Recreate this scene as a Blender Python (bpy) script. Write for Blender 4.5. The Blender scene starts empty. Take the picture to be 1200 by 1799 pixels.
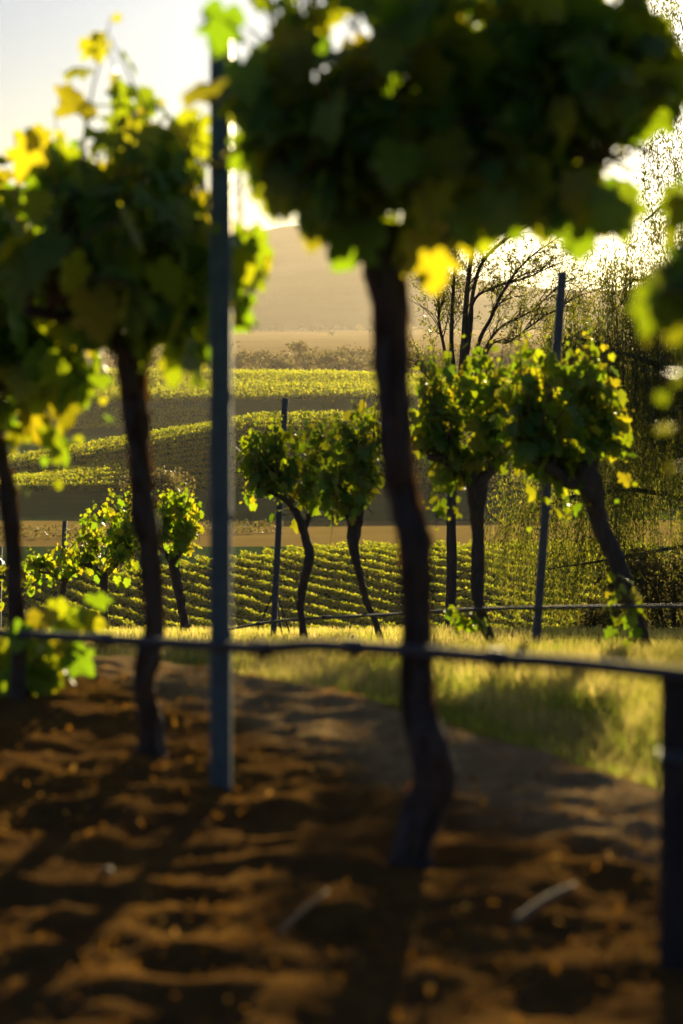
import bpy, math, random
import numpy as np
from mathutils import Vector, Matrix

random.seed(7)
rng = np.random.default_rng(11)
sc = bpy.context.scene
COL = sc.collection

# ------------------------------------------------------------------ camera
F = 4247.0                      # focal length in photo pixels (85 mm, portrait frame)
EYE = 0.95
PITCH = math.radians(4.64)
cam_d = bpy.data.cameras.new("camera")
cam_d.sensor_fit = 'VERTICAL'
cam_d.sensor_height = 36.0
cam_d.lens = 85.0
cam_d.clip_start = 0.05
cam_d.clip_end = 30000.0
cam_d.dof.use_dof = True
cam_d.dof.focus_distance = 40.0
cam_d.dof.aperture_fstop = 3.8
cam_d.dof.aperture_blades = 9
cam = bpy.data.objects.new("camera", cam_d)
cam.location = (0, 0, EYE)
cam.rotation_euler = (math.pi / 2 - PITCH, 0, 0)
COL.objects.link(cam)
sc.camera = cam

def P(px, py, d):
    """point seen at photo pixel (px, py) at forward distance d (world y)"""
    cx = (px - 600.0) / F
    cz = -(py - 899.5) / F
    dy = math.cos(PITCH) + cz * math.sin(PITCH)
    dz = -math.sin(PITCH) + cz * math.cos(PITCH)
    return Vector((cx / dy * d, d, EYE + dz / dy * d))

def PIX(v):
    """photo pixel of world points (n,3)"""
    v = np.atleast_2d(v)
    y = v[:, 1]; z = v[:, 2] - EYE
    fw = y * math.cos(PITCH) - z * math.sin(PITCH)
    up = y * math.sin(PITCH) + z * math.cos(PITCH)
    return 600 + F * v[:, 0] / fw, 899.5 - F * up / fw

# ------------------------------------------------------------------ world, sun, exposure
SUN = (P(1132, 132, 100.0) - Vector((0, 0, EYE))).normalized()
SUN_EL = math.asin(SUN.z)
SUN_AZ = math.atan2(SUN.x, SUN.y)
w = bpy.data.worlds.new("World")
sc.world = w
w.use_nodes = True
nt = w.node_tree
bg = nt.nodes['Background']
sky = nt.nodes.new('ShaderNodeTexSky')
sky.sky_type = 'NISHITA'
sky.sun_disc = False
sky.sun_elevation = SUN_EL
sky.sun_rotation = SUN_AZ
sky.air_density = 1.0
sky.dust_density = 0.45
sky.ozone_density = 1.0
wb = nt.nodes.new('ShaderNodeMix'); wb.data_type = 'RGBA'; wb.blend_type = 'MULTIPLY'
wb.inputs[0].default_value = 1.0
wb.inputs[7].default_value = (0.17, 0.30, 0.72, 1)      # white balance of the daylight sky
nt.links.new(sky.outputs[0], wb.inputs[6])
# the bright circumsolar sky round the sun itself
wtc = nt.nodes.new('ShaderNodeTexCoord')
dot = nt.nodes.new('ShaderNodeVectorMath'); dot.operation = 'DOT_PRODUCT'
dot.inputs[1].default_value = tuple(SUN)
nt.links.new(wtc.outputs['Generated'], dot.inputs[0])
acos = nt.nodes.new('ShaderNodeMath'); acos.operation = 'ARCCOSINE'; acos.use_clamp = False
nt.links.new(dot.outputs['Value'], acos.inputs[0])
def glow(amp, width_deg):
    d_ = nt.nodes.new('ShaderNodeMath'); d_.operation = 'MULTIPLY'; d_.inputs[1].default_value = -1.0 / math.radians(width_deg)
    nt.links.new(acos.outputs[0], d_.inputs[0])
    e_ = nt.nodes.new('ShaderNodeMath'); e_.operation = 'EXPONENT'; nt.links.new(d_.outputs[0], e_.inputs[0])
    m_ = nt.nodes.new('ShaderNodeMath'); m_.operation = 'MULTIPLY'; m_.inputs[1].default_value = amp
    nt.links.new(e_.outputs[0], m_.inputs[0])
    return m_.outputs[0]
ga = nt.nodes.new('ShaderNodeMath'); ga.operation = 'ADD'
nt.links.new(glow(900.0, 0.22), ga.inputs[0]); nt.links.new(glow(20.0, 5.0), ga.inputs[1])
gc = nt.nodes.new('ShaderNodeVectorMath'); gc.operation = 'SCALE'
gc.inputs[0].default_value = (1.0, 0.87, 0.64)
nt.links.new(ga.outputs[0], gc.inputs['Scale'])
gs = nt.nodes.new('ShaderNodeVectorMath'); gs.operation = 'ADD'
nt.links.new(wb.outputs[2], gs.inputs[0]); nt.links.new(gc.outputs[0], gs.inputs[1])
nt.links.new(gs.outputs[0], bg.inputs[0])
bg.inputs[1].default_value = 0.05

sun_d = bpy.data.lights.new("sun", 'SUN')
sun_d.energy = 5.0
sun_d.angle = math.radians(0.53)
sun_d.color = (1.0, 0.80, 0.46)
sun = bpy.data.objects.new("sun", sun_d)
sun.rotation_euler = SUN.to_track_quat('Z', 'Y').to_euler()
sun.location = SUN * 100
COL.objects.link(sun)

sc.view_settings.view_transform = 'Standard'
sc.view_settings.look = 'None'
sc.view_settings.gamma = 1.0
sc.view_settings.use_curve_mapping = False
sc.view_settings.exposure = 1.7
sc.render.engine = 'CYCLES'
cy = sc.cycles
cy.use_denoising = True
cy.max_bounces = 8
cy.diffuse_bounces = 3
cy.glossy_bounces = 2
cy.transmission_bounces = 5
cy.volume_bounces = 0
cy.transparent_max_bounces = 8
cy.sample_clamp_indirect = 6.0
cy.sample_clamp_direct = 12.0

HAZE_DENSITY = 0.60e-4
HAZE_G = 0.33
HAZE_COLOR = (0.98, 0.88, 0.70)

# ------------------------------------------------------------------ numpy noise
def _hash(i, j, s):
    n = (i.astype(np.int64) * 374761393 + j.astype(np.int64) * 668265263 + s * 1442695041) & 0xFFFFFFFF
    n = ((n ^ (n >> 13)) * 1274126177) & 0xFFFFFFFF
    return ((n ^ (n >> 16)) & 0xFFFFFF) / float(0xFFFFFF)

def vnoise(x, y, s=0):
    xi = np.floor(x); yi = np.floor(y)
    fx = x - xi; fy = y - yi
    fx = fx * fx * (3 - 2 * fx); fy = fy * fy * (3 - 2 * fy)
    a = _hash(xi, yi, s); b = _hash(xi + 1, yi, s)
    c = _hash(xi, yi + 1, s); d = _hash(xi + 1, yi + 1, s)
    return (a + (b - a) * fx) * (1 - fy) + (c + (d - c) * fx) * fy

def fbm(x, y, s=0, o=4):
    t = 0; a = 0.5; f = 1.0
    for k in range(o):
        t = t + a * (vnoise(x * f, y * f, s + k) - 0.5)
        a *= 0.5; f *= 2.03
    return t

# ------------------------------------------------------------------ terrain
TY = np.array([-400, -20, 0, 4, 6.0, 7.4, 9.2, 11.5, 13.4, 17, 24.5, 31, 45, 70, 110, 140, 158, 166, 180, 200, 210, 240, 260, 283, 300, 315, 325,
               340, 352, 400, 480, 520, 560, 600, 640, 656, 720, 900, 1000, 4000, 12000], float)
TZ = np.array([0, 0, 0, 0, 0, -.10, -.35, -.675, -.93, -1.35, -2.27, -3.25, -5.9, -10.5, -17.5, -21.0, -22.0, -21.7, -20.7, -19.4, -19.2, -20.0, -20.9,
               -19.8, -17.3, -15.1, -14.1, -13.5, -14.2, -19, -24, -23.0, -18.6, -16.5, -14.7, -14.6, -17.5, -20, -20.5, -20.5, -20.5])
_d = np.diff(TZ) / np.diff(TY)
_m = np.zeros_like(TZ)
for _i in range(1, len(TZ) - 1):
    if _d[_i - 1] * _d[_i] > 0:
        h0 = TY[_i] - TY[_i - 1]; h1 = TY[_i + 1] - TY[_i]
        w1 = 2 * h1 + h0; w2 = h1 + 2 * h0
        _m[_i] = (w1 + w2) / (w1 / _d[_i - 1] + w2 / _d[_i])

def profile(y):
    y = np.asarray(y, float)
    k = np.clip(np.searchsorted(TY, y) - 1, 0, len(TY) - 2)
    h = TY[k + 1] - TY[k]; t = np.clip((y - TY[k]) / h, 0, 1)
    return ((2 * t**3 - 3 * t**2 + 1) * TZ[k] + (t**3 - 2 * t**2 + t) * h * _m[k]
            + (-2 * t**3 + 3 * t**2) * TZ[k + 1] + (t**3 - t**2) * h * _m[k + 1])

def sstep(a, b, x):
    t = np.clip((x - a) / (b - a), 0, 1)
    return t * t * (3 - 2 * t)

ROW_X0, ROW_Y0, ROW_S = 0.122, 4.14, -0.524       # near vine row: x = X0 + S*(y - Y0)

def row_side(x, y):
    """signed distance beyond the near row (positive = away from the camera)"""
    return ((y - ROW_Y0) * -ROW_S * -1 * -1 + (x - ROW_X0)) / math.hypot(1, ROW_S)

def terrain(x, y):
    x = np.asarray(x, float); y = np.asarray(y, float)
    z = profile(y)
    w2 = sstep(283, 315, y) * (1 - sstep(345, 420, y))
    z = z - w2 * 0.165 * np.maximum(0, -11 - x) * np.where(x < -80, 0.6, 1)
    w2b = sstep(285, 330, y) * (1 - sstep(345, 420, y))
    z = z - w2b * 0.05 * np.maximum(0, x - 8)
    w3 = sstep(560, 640, y) * (1 - sstep(660, 760, y))
    z = z - w3 * np.minimum(0.0007 * np.maximum(0, x + 22) ** 2, 12)
    w1 = sstep(35, 80, y)
    z = z + w1 * 1.2 * fbm(x / 60, y / 60, 5, 3) * np.clip(y / 300, 0.2, 3)
    near = 1 - sstep(9, 40, y)
    s = row_side(x, y)
    dirt = 1 - sstep(0.55, 0.95, s)
    z = z + near * (0.035 * fbm(x * 1.3, y * 1.3, 9, 3) + 0.014 * dirt * fbm(x * 3.2, y * 4.5, 15, 2))
    z = z + near * (0.030 * dirt + 0.012) * fbm(x * 9, y * 9, 21, 4) * 1.6
    z = z + near * 0.006 * np.exp(-(s / 0.35) ** 2)      # slight mound along the vine row
    z = z - 0.16 * sstep(.7, 1.3, s) * (1 - sstep(8, 11.5, y)) * (y > 0)
    return z

def tz(x, y):
    return float(terrain(np.array([x]), np.array([y]))[0])

# ------------------------------------------------------------------ materials
def mat(name):
    m = bpy.data.materials.new(name)
    m.use_nodes = True
    n = m.node_tree
    for k in list(n.nodes):
        n.nodes.remove(k)
    out = n.nodes.new('ShaderNodeOutputMaterial')
    return m, n, out

def ramp(n, fac, stops):
    r = n.nodes.new('ShaderNodeValToRGB')
    els = r.color_ramp.elements
    while len(els) < len(stops):
        els.new(0.5)
    for e, (p, c) in zip(els, stops):
        e.position = p; e.color = (*c, 1)
    if fac is not None:
        n.links.new(fac, r.inputs[0])
    return r

def noise(n, scale, detail=4, rough=0.6, vec=None, dist=0.0):
    t = n.nodes.new('ShaderNodeTexNoise')
    t.inputs['Scale'].default_value = scale
    t.inputs['Detail'].default_value = detail
    t.inputs['Roughness'].default_value = rough
    t.inputs['Distortion'].default_value = dist
    if vec is not None:
        n.links.new(vec, t.inputs['Vector'])
    return t

def mixc(n, fac, a, b, mode='MIX'):
    m = n.nodes.new('ShaderNodeMix')
    m.data_type = 'RGBA'; m.blend_type = mode
    for s, v in ((0, fac), (6, a), (7, b)):
        if isinstance(v, (int, float)):
            m.inputs[s].default_value = v
        elif isinstance(v, tuple):
            m.inputs[s].default_value = (*v, 1)
        else:
            n.links.new(v, m.inputs[s])
    return m.outputs[2]

def leaf_mat(name, refl, trans, mix=0.5, rough=0.42, spec=0.5, patch=0.0):
    """leaf blade: a glossy upper surface over a translucent body, varied leaf by leaf"""
    m, n, out = mat(name)
    geo = n.nodes.new('ShaderNodeNewGeometry')
    oi = n.nodes.new('ShaderNodeObjectInfo')
    add = n.nodes.new('ShaderNodeMath'); add.operation = 'ADD'
    n.links.new(geo.outputs['Random Per Island'], add.inputs[0])
    n.links.new(oi.outputs['Random'], add.inputs[1])
    fr = n.nodes.new('ShaderNodeMath'); fr.operation = 'FRACT'
    n.links.new(add.outputs[0], fr.inputs[0])
    if patch:
        pn = noise(n, patch, 3, .6, geo.outputs['Position'])
        ms = n.nodes.new('ShaderNodeMath'); ms.operation = 'MULTIPLY_ADD'
        n.links.new(pn.outputs[0], ms.inputs[0]); ms.inputs[1].default_value = 3.0; ms.inputs[2].default_value = -1.15
        m2 = n.nodes.new('ShaderNodeMath'); m2.operation = 'MULTIPLY_ADD'; m2.use_clamp = True
        n.links.new(fr.outputs[0], m2.inputs[0]); m2.inputs[1].default_value = 0.55
        n.links.new(ms.outputs[0], m2.inputs[2])
        fr = m2
    rr = ramp(n, fr.outputs[0], [(0.0, refl[0]), (0.6, refl[1]), (1.0, refl[2])])
    tr = ramp(n, fr.outputs[0], [(0.0, trans[0]), (0.6, trans[1]), (1.0, trans[2])])
    p = n.nodes.new('ShaderNodeBsdfPrincipled')
    n.links.new(rr.outputs[0], p.inputs['Base Color'])
    p.inputs['Roughness'].default_value = rough
    p.inputs['Specular IOR Level'].default_value = spec
    t = n.nodes.new('ShaderNodeBsdfTranslucent')
    n.links.new(tr.outputs[0], t.inputs['Color'])
    mx = n.nodes.new('ShaderNodeMixShader')
    mx.inputs[0].default_value = mix
    n.links.new(p.outputs[0], mx.inputs[1])
    n.links.new(t.outputs[0], mx.inputs[2])
    n.links.new(mx.outputs[0], out.inputs[0])
    return m

M = {}
M['vine_leaf'] = leaf_mat('vine_leaf',
    [(0.055, 0.18, 0.024), (0.075, 0.21, 0.024), (0.12, 0.19, 0.018)],
    [(0.24, 0.43, 0.008), (0.48, 0.54, 0.008), (0.66, 0.55, 0.012)], 0.5, 0.46, 0.4)
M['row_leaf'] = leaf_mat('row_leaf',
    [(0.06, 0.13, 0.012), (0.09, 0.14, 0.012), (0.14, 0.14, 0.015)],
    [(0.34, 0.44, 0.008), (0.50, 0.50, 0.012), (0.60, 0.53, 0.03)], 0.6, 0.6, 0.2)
M['row_body_shade'] = leaf_mat('row_body_shade',
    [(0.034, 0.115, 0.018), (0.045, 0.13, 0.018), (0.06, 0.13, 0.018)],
    [(0.10, 0.20, 0.01), (0.16, 0.24, 0.01), (0.26, 0.28, 0.015)], 0.35, 0.6, 0.2)  # older leaves, also darkened to paint in the shaded half of each row
M['grass'] = leaf_mat('grass_blade',
    [(0.04, 0.08, 0.015), (0.10, 0.12, 0.03), (0.30, 0.23, 0.09)],
    [(0.14, 0.28, 0.012), (0.34, 0.40, 0.03), (0.66, 0.52, 0.15)], 0.5, 0.6, 0.2, 1.8)
M['dry_lit_grass'] = leaf_mat('dry_lit_grass_blade',
    [(0.05, 0.11, 0.012), (0.28, 0.24, 0.06), (0.48, 0.37, 0.13)],
    [(0.24, 0.40, 0.012), (0.70, 0.60, 0.10), (0.88, 0.70, 0.22)], 0.5, 0.6, 0.2, 2.2)  # dry blades, made golder to carry sunlight in their colour
M['willow_leaf'] = leaf_mat('willow_leaf',
    [(0.045, 0.075, 0.018), (0.065, 0.09, 0.02), (0.11, 0.11, 0.025)],
    [(0.10, 0.14, 0.012), (0.22, 0.23, 0.015), (0.44, 0.36, 0.04)], 0.45, 0.4, 0.5)
M['tree_leaf'] = leaf_mat('tree_leaf',
    [(0.05, 0.055, 0.022), (0.075, 0.07, 0.03), (0.11, 0.09, 0.035)],
    [(0.14, 0.14, 0.03), (0.22, 0.18, 0.04), (0.32, 0.22, 0.06)], 0.4, 0.6, 0.3)
M['litter'] = leaf_mat('dry_litter',
    [(0.20, 0.085, 0.012), (0.34, 0.16, 0.025), (0.42, 0.24, 0.06)],
    [(0.34, 0.14, 0.012), (0.42, 0.20, 0.02), (0.46, 0.28, 0.07)], 0.35, 0.9, 0.0)

M['bark_flake'] = leaf_mat('bark_flake',
    [(0.05, 0.034, 0.022), (0.09, 0.06, 0.036), (0.14, 0.095, 0.055)],
    [(0.14, 0.06, 0.015), (0.22, 0.10, 0.02), (0.30, 0.15, 0.04)], 0.35, 0.8, 0.1)

def bark_mat(name, c0, c1, scale=26, strength=0.8):
    m, n, out = mat(name)
    tc = n.nodes.new('ShaderNodeTexCoord')
    mp = n.nodes.new('ShaderNodeMapping')
    mp.inputs['Scale'].default_value = (1, 1, 0.16)
    n.links.new(tc.outputs['Object'], mp.inputs[0])
    t = noise(n, scale * 3, 6, 0.7, mp.outputs[0], 0.6)
    t2 = noise(n, scale * 0.35, 3, 0.6, tc.outputs['Object'])
    r = ramp(n, t.outputs[0], [(0.30, c0), (0.68, c1)])
    c = mixc(n, t2.outputs[0], r.outputs[0], (c0[0] * 0.8, c0[1] * 0.9, c0[2]), 'MIX')
    p = n.nodes.new('ShaderNodeBsdfPrincipled')
    n.links.new(c, p.inputs['Base Color'])
    p.inputs['Roughness'].default_value = 0.85
    p.inputs['Specular IOR Level'].default_value = 0.25
    b = n.nodes.new('ShaderNodeBump')
    b.inputs['Strength'].default_value = strength
    b.inputs['Distance'].default_value = 0.006
    n.links.new(t.outputs[0], b.inputs['Height'])
    n.links.new(b.outputs[0], p.inputs['Normal'])
    n.links.new(p.outputs[0], out.inputs[0])
    return m
M['bark'] = bark_mat('vine_bark', (0.06, 0.044, 0.030), (0.22, 0.16, 0.11))
M['tree_bark'] = bark_mat('tree_bark', (0.06, 0.048, 0.035), (0.17, 0.135, 0.095), 12)
M['wood'] = bark_mat('stake_wood', (0.04, 0.033, 0.026), (0.10, 0.085, 0.065), 30)

def cane_mat():
    m, n, out = mat('green_cane')
    p = n.nodes.new('ShaderNodeBsdfPrincipled')
    t = noise(n, 40)
    r = ramp(n, t.outputs[0], [(0.3, (0.10, 0.09, 0.025)), (0.7, (0.16, 0.09, 0.04))])
    n.links.new(r.outputs[0], p.inputs['Base Color'])
    p.inputs['Roughness'].default_value = 0.5
    n.links.new(p.outputs[0], out.inputs[0])
    return m
M['cane'] = cane_mat()

def paint_mat(name, c0, c1, rough=0.45, metallic=0.0, scale=30):
    m, n, out = mat(name)
    tc = n.nodes.new('ShaderNodeTexCoord')
    p = n.nodes.new('ShaderNodeBsdfPrincipled')
    t = noise(n, scale, 5, 0.65, tc.outputs['Object'])
    r = ramp(n, t.outputs[0], [(0.35, c0), (0.7, c1)])
    n.links.new(r.outputs[0], p.inputs['Base Color'])
    p.inputs['Roughness'].default_value = rough
    p.inputs['Metallic'].default_value = metallic
    b = n.nodes.new('ShaderNodeBump'); b.inputs['Strength'].default_value = 0.2; b.inputs['Distance'].default_value = 0.002
    n.links.new(t.outputs[0], b.inputs['Height']); n.links.new(b.outputs[0], p.inputs['Normal'])
    n.links.new(p.outputs[0], out.inputs[0])
    return m
M['steel'] = paint_mat('galvanised_steel', (0.09, 0.135, 0.125), (0.15, 0.215, 0.20), 0.55, 0.2)
M['steel_far'] = paint_mat('weathered_steel', (0.10, 0.11, 0.12), (0.18, 0.19, 0.19), 0.6, 0.2)
M['pipe'] = paint_mat('grey_polythene', (0.04, 0.046, 0.048), (0.075, 0.085, 0.088), 0.8, 0.0, 12)
M['tie'] = paint_mat('yellow_tie', (0.55, 0.36, 0.03), (0.65, 0.45, 0.05), 0.5)
M['dark_wire'] = paint_mat('dark_wire', (0.03, 0.03, 0.03), (0.06, 0.06, 0.06), 0.5, 0.3)
M['pale_board'] = paint_mat('pale_board', (0.55, 0.52, 0.46), (0.65, 0.62, 0.55), 0.6)
M['dry_stick'] = paint_mat('dry_stick', (0.17, 0.11, 0.045), (0.26, 0.17, 0.075), 0.9)

def ground_mat(name, kind):
    m, n, out = mat(name)
    tc = n.nodes.new('ShaderNodeTexCoord')
    vec = tc.outputs['Object']
    p = n.nodes.new('ShaderNodeBsdfPrincipled')
    p.inputs['Roughness'].default_value = 0.95
    p.inputs['Specular IOR Level'].default_value = 0.0
    b = n.nodes.new('ShaderNodeBump')
    if kind == 'near':
        at = n.nodes.new('ShaderNodeAttribute'); at.attribute_name = 'zone'
        t1 = noise(n, 14, 8, 0.7, vec); t2 = noise(n, 3.0, 4, 0.6, vec); t3 = noise(n, 70, 4, 0.7, vec)
        d = ramp(n, t1.outputs[0], [(0.22, (0.09, 0.042, 0.011)), (0.5, (0.30, 0.145, 0.024)), (0.78, (0.50, 0.27, 0.055))])
        d2 = mixc(n, t2.outputs[0], d.outputs[0], (0.085, 0.052, 0.028))
        pale = ramp(n, t1.outputs[0], [(0.3, (0.28, 0.18, 0.075)), (0.75, (0.60, 0.40, 0.165))])
        g = ramp(n, t1.outputs[0], [(0.3, (0.04, 0.05, 0.015)), (0.75, (0.14, 0.12, 0.05))])
        s = n.nodes.new('ShaderNodeSeparateColor'); n.links.new(at.outputs['Color'], s.inputs[0])
        c = mixc(n, s.outputs[0], d2, pale.outputs[0])
        c = mixc(n, s.outputs[1], c, g.outputs[0])
        n.links.new(c, p.inputs['Base Color'])
        a = n.nodes.new('ShaderNodeMath'); a.operation = 'ADD'
        n.links.new(t1.outputs[0], a.inputs[0]); n.links.new(t3.outputs[0], a.inputs[1])
        n.links.new(a.outputs[0], b.inputs['Height'])
        b.inputs['Strength'].default_value = 0.9; b.inputs['Distance'].default_value = 0.02
    else:
        stops = {
            'slope': [(0.3, (0.036, 0.105, 0.028)), (0.7, (0.085, 0.165, 0.050))],
            'field': [(0.3, (0.20, 0.145, 0.04)), (0.7, (0.36, 0.26, 0.07))],
            'plain': [(0.3, (0.30, 0.22, 0.085)), (0.7, (0.48, 0.37, 0.15))],
            'hill': [(0.3, (0.04, 0.05, 0.02)), (0.7, (0.11, 0.10, 0.05))]}[kind]
        mp = n.nodes.new('ShaderNodeMapping')
        mp.inputs['Scale'].default_value = (0.12, 1, 1) if kind in ('plain',) else (0.4, 1, 1)
        n.links.new(vec, mp.inputs[0])
        t1 = noise(n, {'slope': .5, 'field': .22, 'plain': .012, 'hill': .012}[kind], 6, 0.65, mp.outputs[0])
        t2 = noise(n, {'slope': 6, 'field': 4, 'plain': .6, 'hill': .08}[kind], 5, 0.75, vec)
        r = ramp(n, t1.outputs[0], stops)
        c = mixc(n, 0.35, r.outputs[0], mixc(n, t2.outputs[0], (0.045, 0.06, 0.02), stops[1][1]))
        n.links.new(c, p.inputs['Base Color'])
        n.links.new(t2.outputs[0], b.inputs['Height'])
        b.inputs['Strength'].default_value = 1.0
        b.inputs['Distance'].default_value = {'slope': .15, 'field': .25, 'plain': 2.0, 'hill': 12}[kind]
        if kind in ('plain', 'field'):
            p.inputs['Sheen Weight'].default_value = 0.35
            p.inputs['Sheen Roughness'].default_value = 0.35
            p.inputs['Sheen Tint'].default_value = (1.0, 0.66, 0.20, 1)
    n.links.new(b.outputs[0], p.inputs['Normal'])
    n.links.new(p.outputs[0], out.inputs[0])
    return m
for k in ('near', 'slope', 'field', 'plain', 'hill'):
    M['g_' + k] = ground_mat('ground_' + k, k)

# ------------------------------------------------------------------ object helpers
def np_mesh(name, V, FC, material=None, smooth=True):
    """V (n,3) float; FC (m,k) int, all faces with k corners"""
    V = np.ascontiguousarray(V, np.float32); FC = np.ascontiguousarray(FC, np.int32)
    me = bpy.data.meshes.new(name)
    k = FC.shape[1]
    me.vertices.add(len(V)); me.vertices.foreach_set('co', V.ravel())
    me.loops.add(FC.size); me.loops.foreach_set('vertex_index', FC.ravel())
    me.polygons.add(len(FC))
    me.polygons.foreach_set('loop_start', np.arange(0, FC.size, k, dtype=np.int32))
    me.polygons.foreach_set('loop_total', np.full(len(FC), k, np.int32))
    me.polygons.foreach_set('use_smooth', np.full(len(FC), smooth))
    me.update(calc_edges=True)
    me.validate()
    if material: me.materials.append(material)
    return me

def obj(name, me, parent=None, kind=None):
    o = bpy.data.objects.new(name, me)
    COL.objects.link(o)
    if parent is not None: o.parent = parent
    if kind: o['kind'] = kind
    return o

def tag(o, label, cat, group=None, kind=None):
    o['label'] = label; o['category'] = cat
    if group: o['group'] = group
    if kind: o['kind'] = kind
    return o

def thing(name, loc, label, cat, group=None):
    e = bpy.data.objects.new(name, None)
    e.location = loc
    e.empty_display_size = 0.1
    COL.objects.link(e)
    return tag(e, label, cat, group)

def structure(name, me):
    return obj(name, me, kind='structure')

def catmull(pts, n):
    pts = np.asarray(pts, float)
    if len(pts) < 3:
        t = np.linspace(0, 1, n)[:, None]
        return pts[0] * (1 - t) + pts[-1] * t
    ext = np.vstack([2 * pts[0] - pts[1], pts, 2 * pts[-1] - pts[-2]])
    seg = len(pts) - 1
    u = np.linspace(0, seg, n); i = np.minimum(u.astype(int), seg - 1); t = (u - i)[:, None]
    p0, p1, p2, p3 = ext[i], ext[i + 1], ext[i + 2], ext[i + 3]
    return 0.5 * (2 * p1 + (p2 - p0) * t + (2 * p0 - 5 * p1 + 4 * p2 - p3) * t**2 + (3 * p1 - p0 - 3 * p2 + p3) * t**3)

def tube_arrays(pts, rad, nr, ns, rough=0.0, seed=0, freq=3.0):
    """tube along pts (k,3) with radii rad (k,): smooth path, ns sides, lumpy if rough > 0. returns V, F(quads)"""
    pts = np.asarray(pts, float); rad = np.asarray(rad, float)
    full = catmull(np.hstack([pts, rad[:, None]]), nr)
    c = full[:, :3]; r = np.maximum(full[:, 3], 1e-4)
    T = np.gradient(c, axis=0); T /= np.linalg.norm(T, axis=1)[:, None] + 1e-9
    up = np.array([1.0, 0, 0]) if abs(T[0][0]) < 0.8 else np.array([0, 0, 1.0])
    N = np.zeros_like(c)
    n0 = np.cross(T[0], up); n0 /= np.linalg.norm(n0)
    for i in range(nr):
        n0 = n0 - T[i] * np.dot(n0, T[i]); n0 /= np.linalg.norm(n0) + 1e-9
        N[i] = n0
    B = np.cross(T, N)
    a = np.linspace(0, 2 * math.pi, ns, endpoint=False)
    ca, sa = np.cos(a), np.sin(a)
    R = np.repeat(r[:, None], ns, 1)
    if rough > 0:
        L = np.concatenate([[0], np.cumsum(np.linalg.norm(np.diff(c, axis=0), axis=1))])
        ll = np.repeat(L[:, None], ns, 1)
        rm = r.mean()
        twist = ll / rm * 0.12
        aa = a[None, :] + twist
        f1 = fbm(np.cos(aa) * 1.6 + 10 + seed, np.sin(aa) * 1.6 + ll / (rm * 3.2) + seed * 3, 3, 3)
        f2 = fbm(np.cos(aa) * 5.5 + seed, np.sin(aa) * 5.5 + ll / (rm * 6.0), 8, 3)
        R = R * (1 + rough * (f1 * 1.6 + f2 * 1.1))
    V = c[:, None, :] + R[:, :, None] * (ca[None, :, None] * N[:, None, :] + sa[None, :, None] * B[:, None, :])
    V = V.reshape(-1, 3)
    i = np.arange(nr - 1)[:, None] * ns; j = np.arange(ns)[None, :]; j2 = (j + 1) % ns
    Fq = np.stack([i + j, i + j2, i + ns + j2, i + ns + j], -1).reshape(-1, 4)
    b = len(V)
    V = np.vstack([V, c[0], c[-1]])
    jj = np.arange(ns); j2 = (jj + 1) % ns
    cap0 = np.stack([np.full(ns, b), j2, jj, jj], -1)
    e = (nr - 1) * ns
    cap1 = np.stack([np.full(ns, b + 1), e + jj, e + j2, e + j2], -1)
    return V, Fq, np.vstack([cap0[:, :3], cap1[:, :3]])

class Join:
    """collects arrays of quads as triangles into ONE mesh"""
    def __init__(self): self.V = []; self.F = []; self.n = 0
    def tris(self, V, Fc):
        self.V.append(np.asarray(V, float)); self.F.append(np.asarray(Fc, int) + self.n); self.n += len(V)
    def tube(self, pts, rad, nr=6, ns=5, rough=0.0, seed=0):
        V, Q, C = tube_arrays(pts, rad, nr, ns, rough, seed)
        self.tris(V, np.vstack([Q[:, [0, 1, 2]], Q[:, [0, 2, 3]], C]))
    def box(self, lo, hi):
        x0, y0, z0 = lo; x1, y1, z1 = hi
        V = [(x0, y0, z0), (x1, y0, z0), (x1, y1, z0), (x0, y1, z0), (x0, y0, z1), (x1, y0, z1), (x1, y1, z1), (x0, y1, z1)]
        Q = np.array([(0, 3, 2, 1), (4, 5, 6, 7), (0, 1, 5, 4), (1, 2, 6, 5), (2, 3, 7, 6), (3, 0, 4, 7)])
        self.tris(V, np.vstack([Q[:, [0, 1, 2]], Q[:, [0, 2, 3]]]))
    def mesh(self, name, material, smooth=True):
        return np_mesh(name, np.vstack(self.V), np.vstack(self.F), material, smooth)

# ------------------------------------------------------------------ ground sheets
xs_half = [0.0]
while xs_half[-1] < 1.6: xs_half.append(xs_half[-1] + 0.028)
while xs_half[-1] < 7500: xs_half.append(xs_half[-1] + min(700, max(0.05, 0.085 * xs_half[-1])))
XS = np.array([-v for v in xs_half[:0:-1]] + xs_half)

def grid(name, ys, material, xs=XS, zone=False):
    ys = np.asarray(ys)
    X, Y = np.meshgrid(xs, ys)
    Z = terrain(X.ravel(), Y.ravel())
    V = np.stack([X.ravel(), Y.ravel(), Z], -1)
    nx = len(xs)
    i = np.arange(len(ys) - 1)[:, None] * nx; j = np.arange(nx - 1)[None, :]
    Fq = np.stack([i + j, i + j + 1, i + nx + j + 1, i + nx + j], -1).reshape(-1, 4)
    me = np_mesh(name, V, Fq, material)
    if zone:
        s = row_side(V[:, 0], V[:, 1]) + 0.25 * fbm(V[:, 0] * 2, V[:, 1] * 2, 31, 3)
        pale = sstep(0.22, 0.45, s); gr = sstep(0.78, 1.0, s)
        at = me.color_attributes.new('zone', 'FLOAT_COLOR', 'POINT')
        at.data.foreach_set('color', np.stack([pale, gr, gr * 0, gr * 0 + 1], -1).astype(np.float32).ravel())
    o = structure(name, me)
    return o

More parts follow.
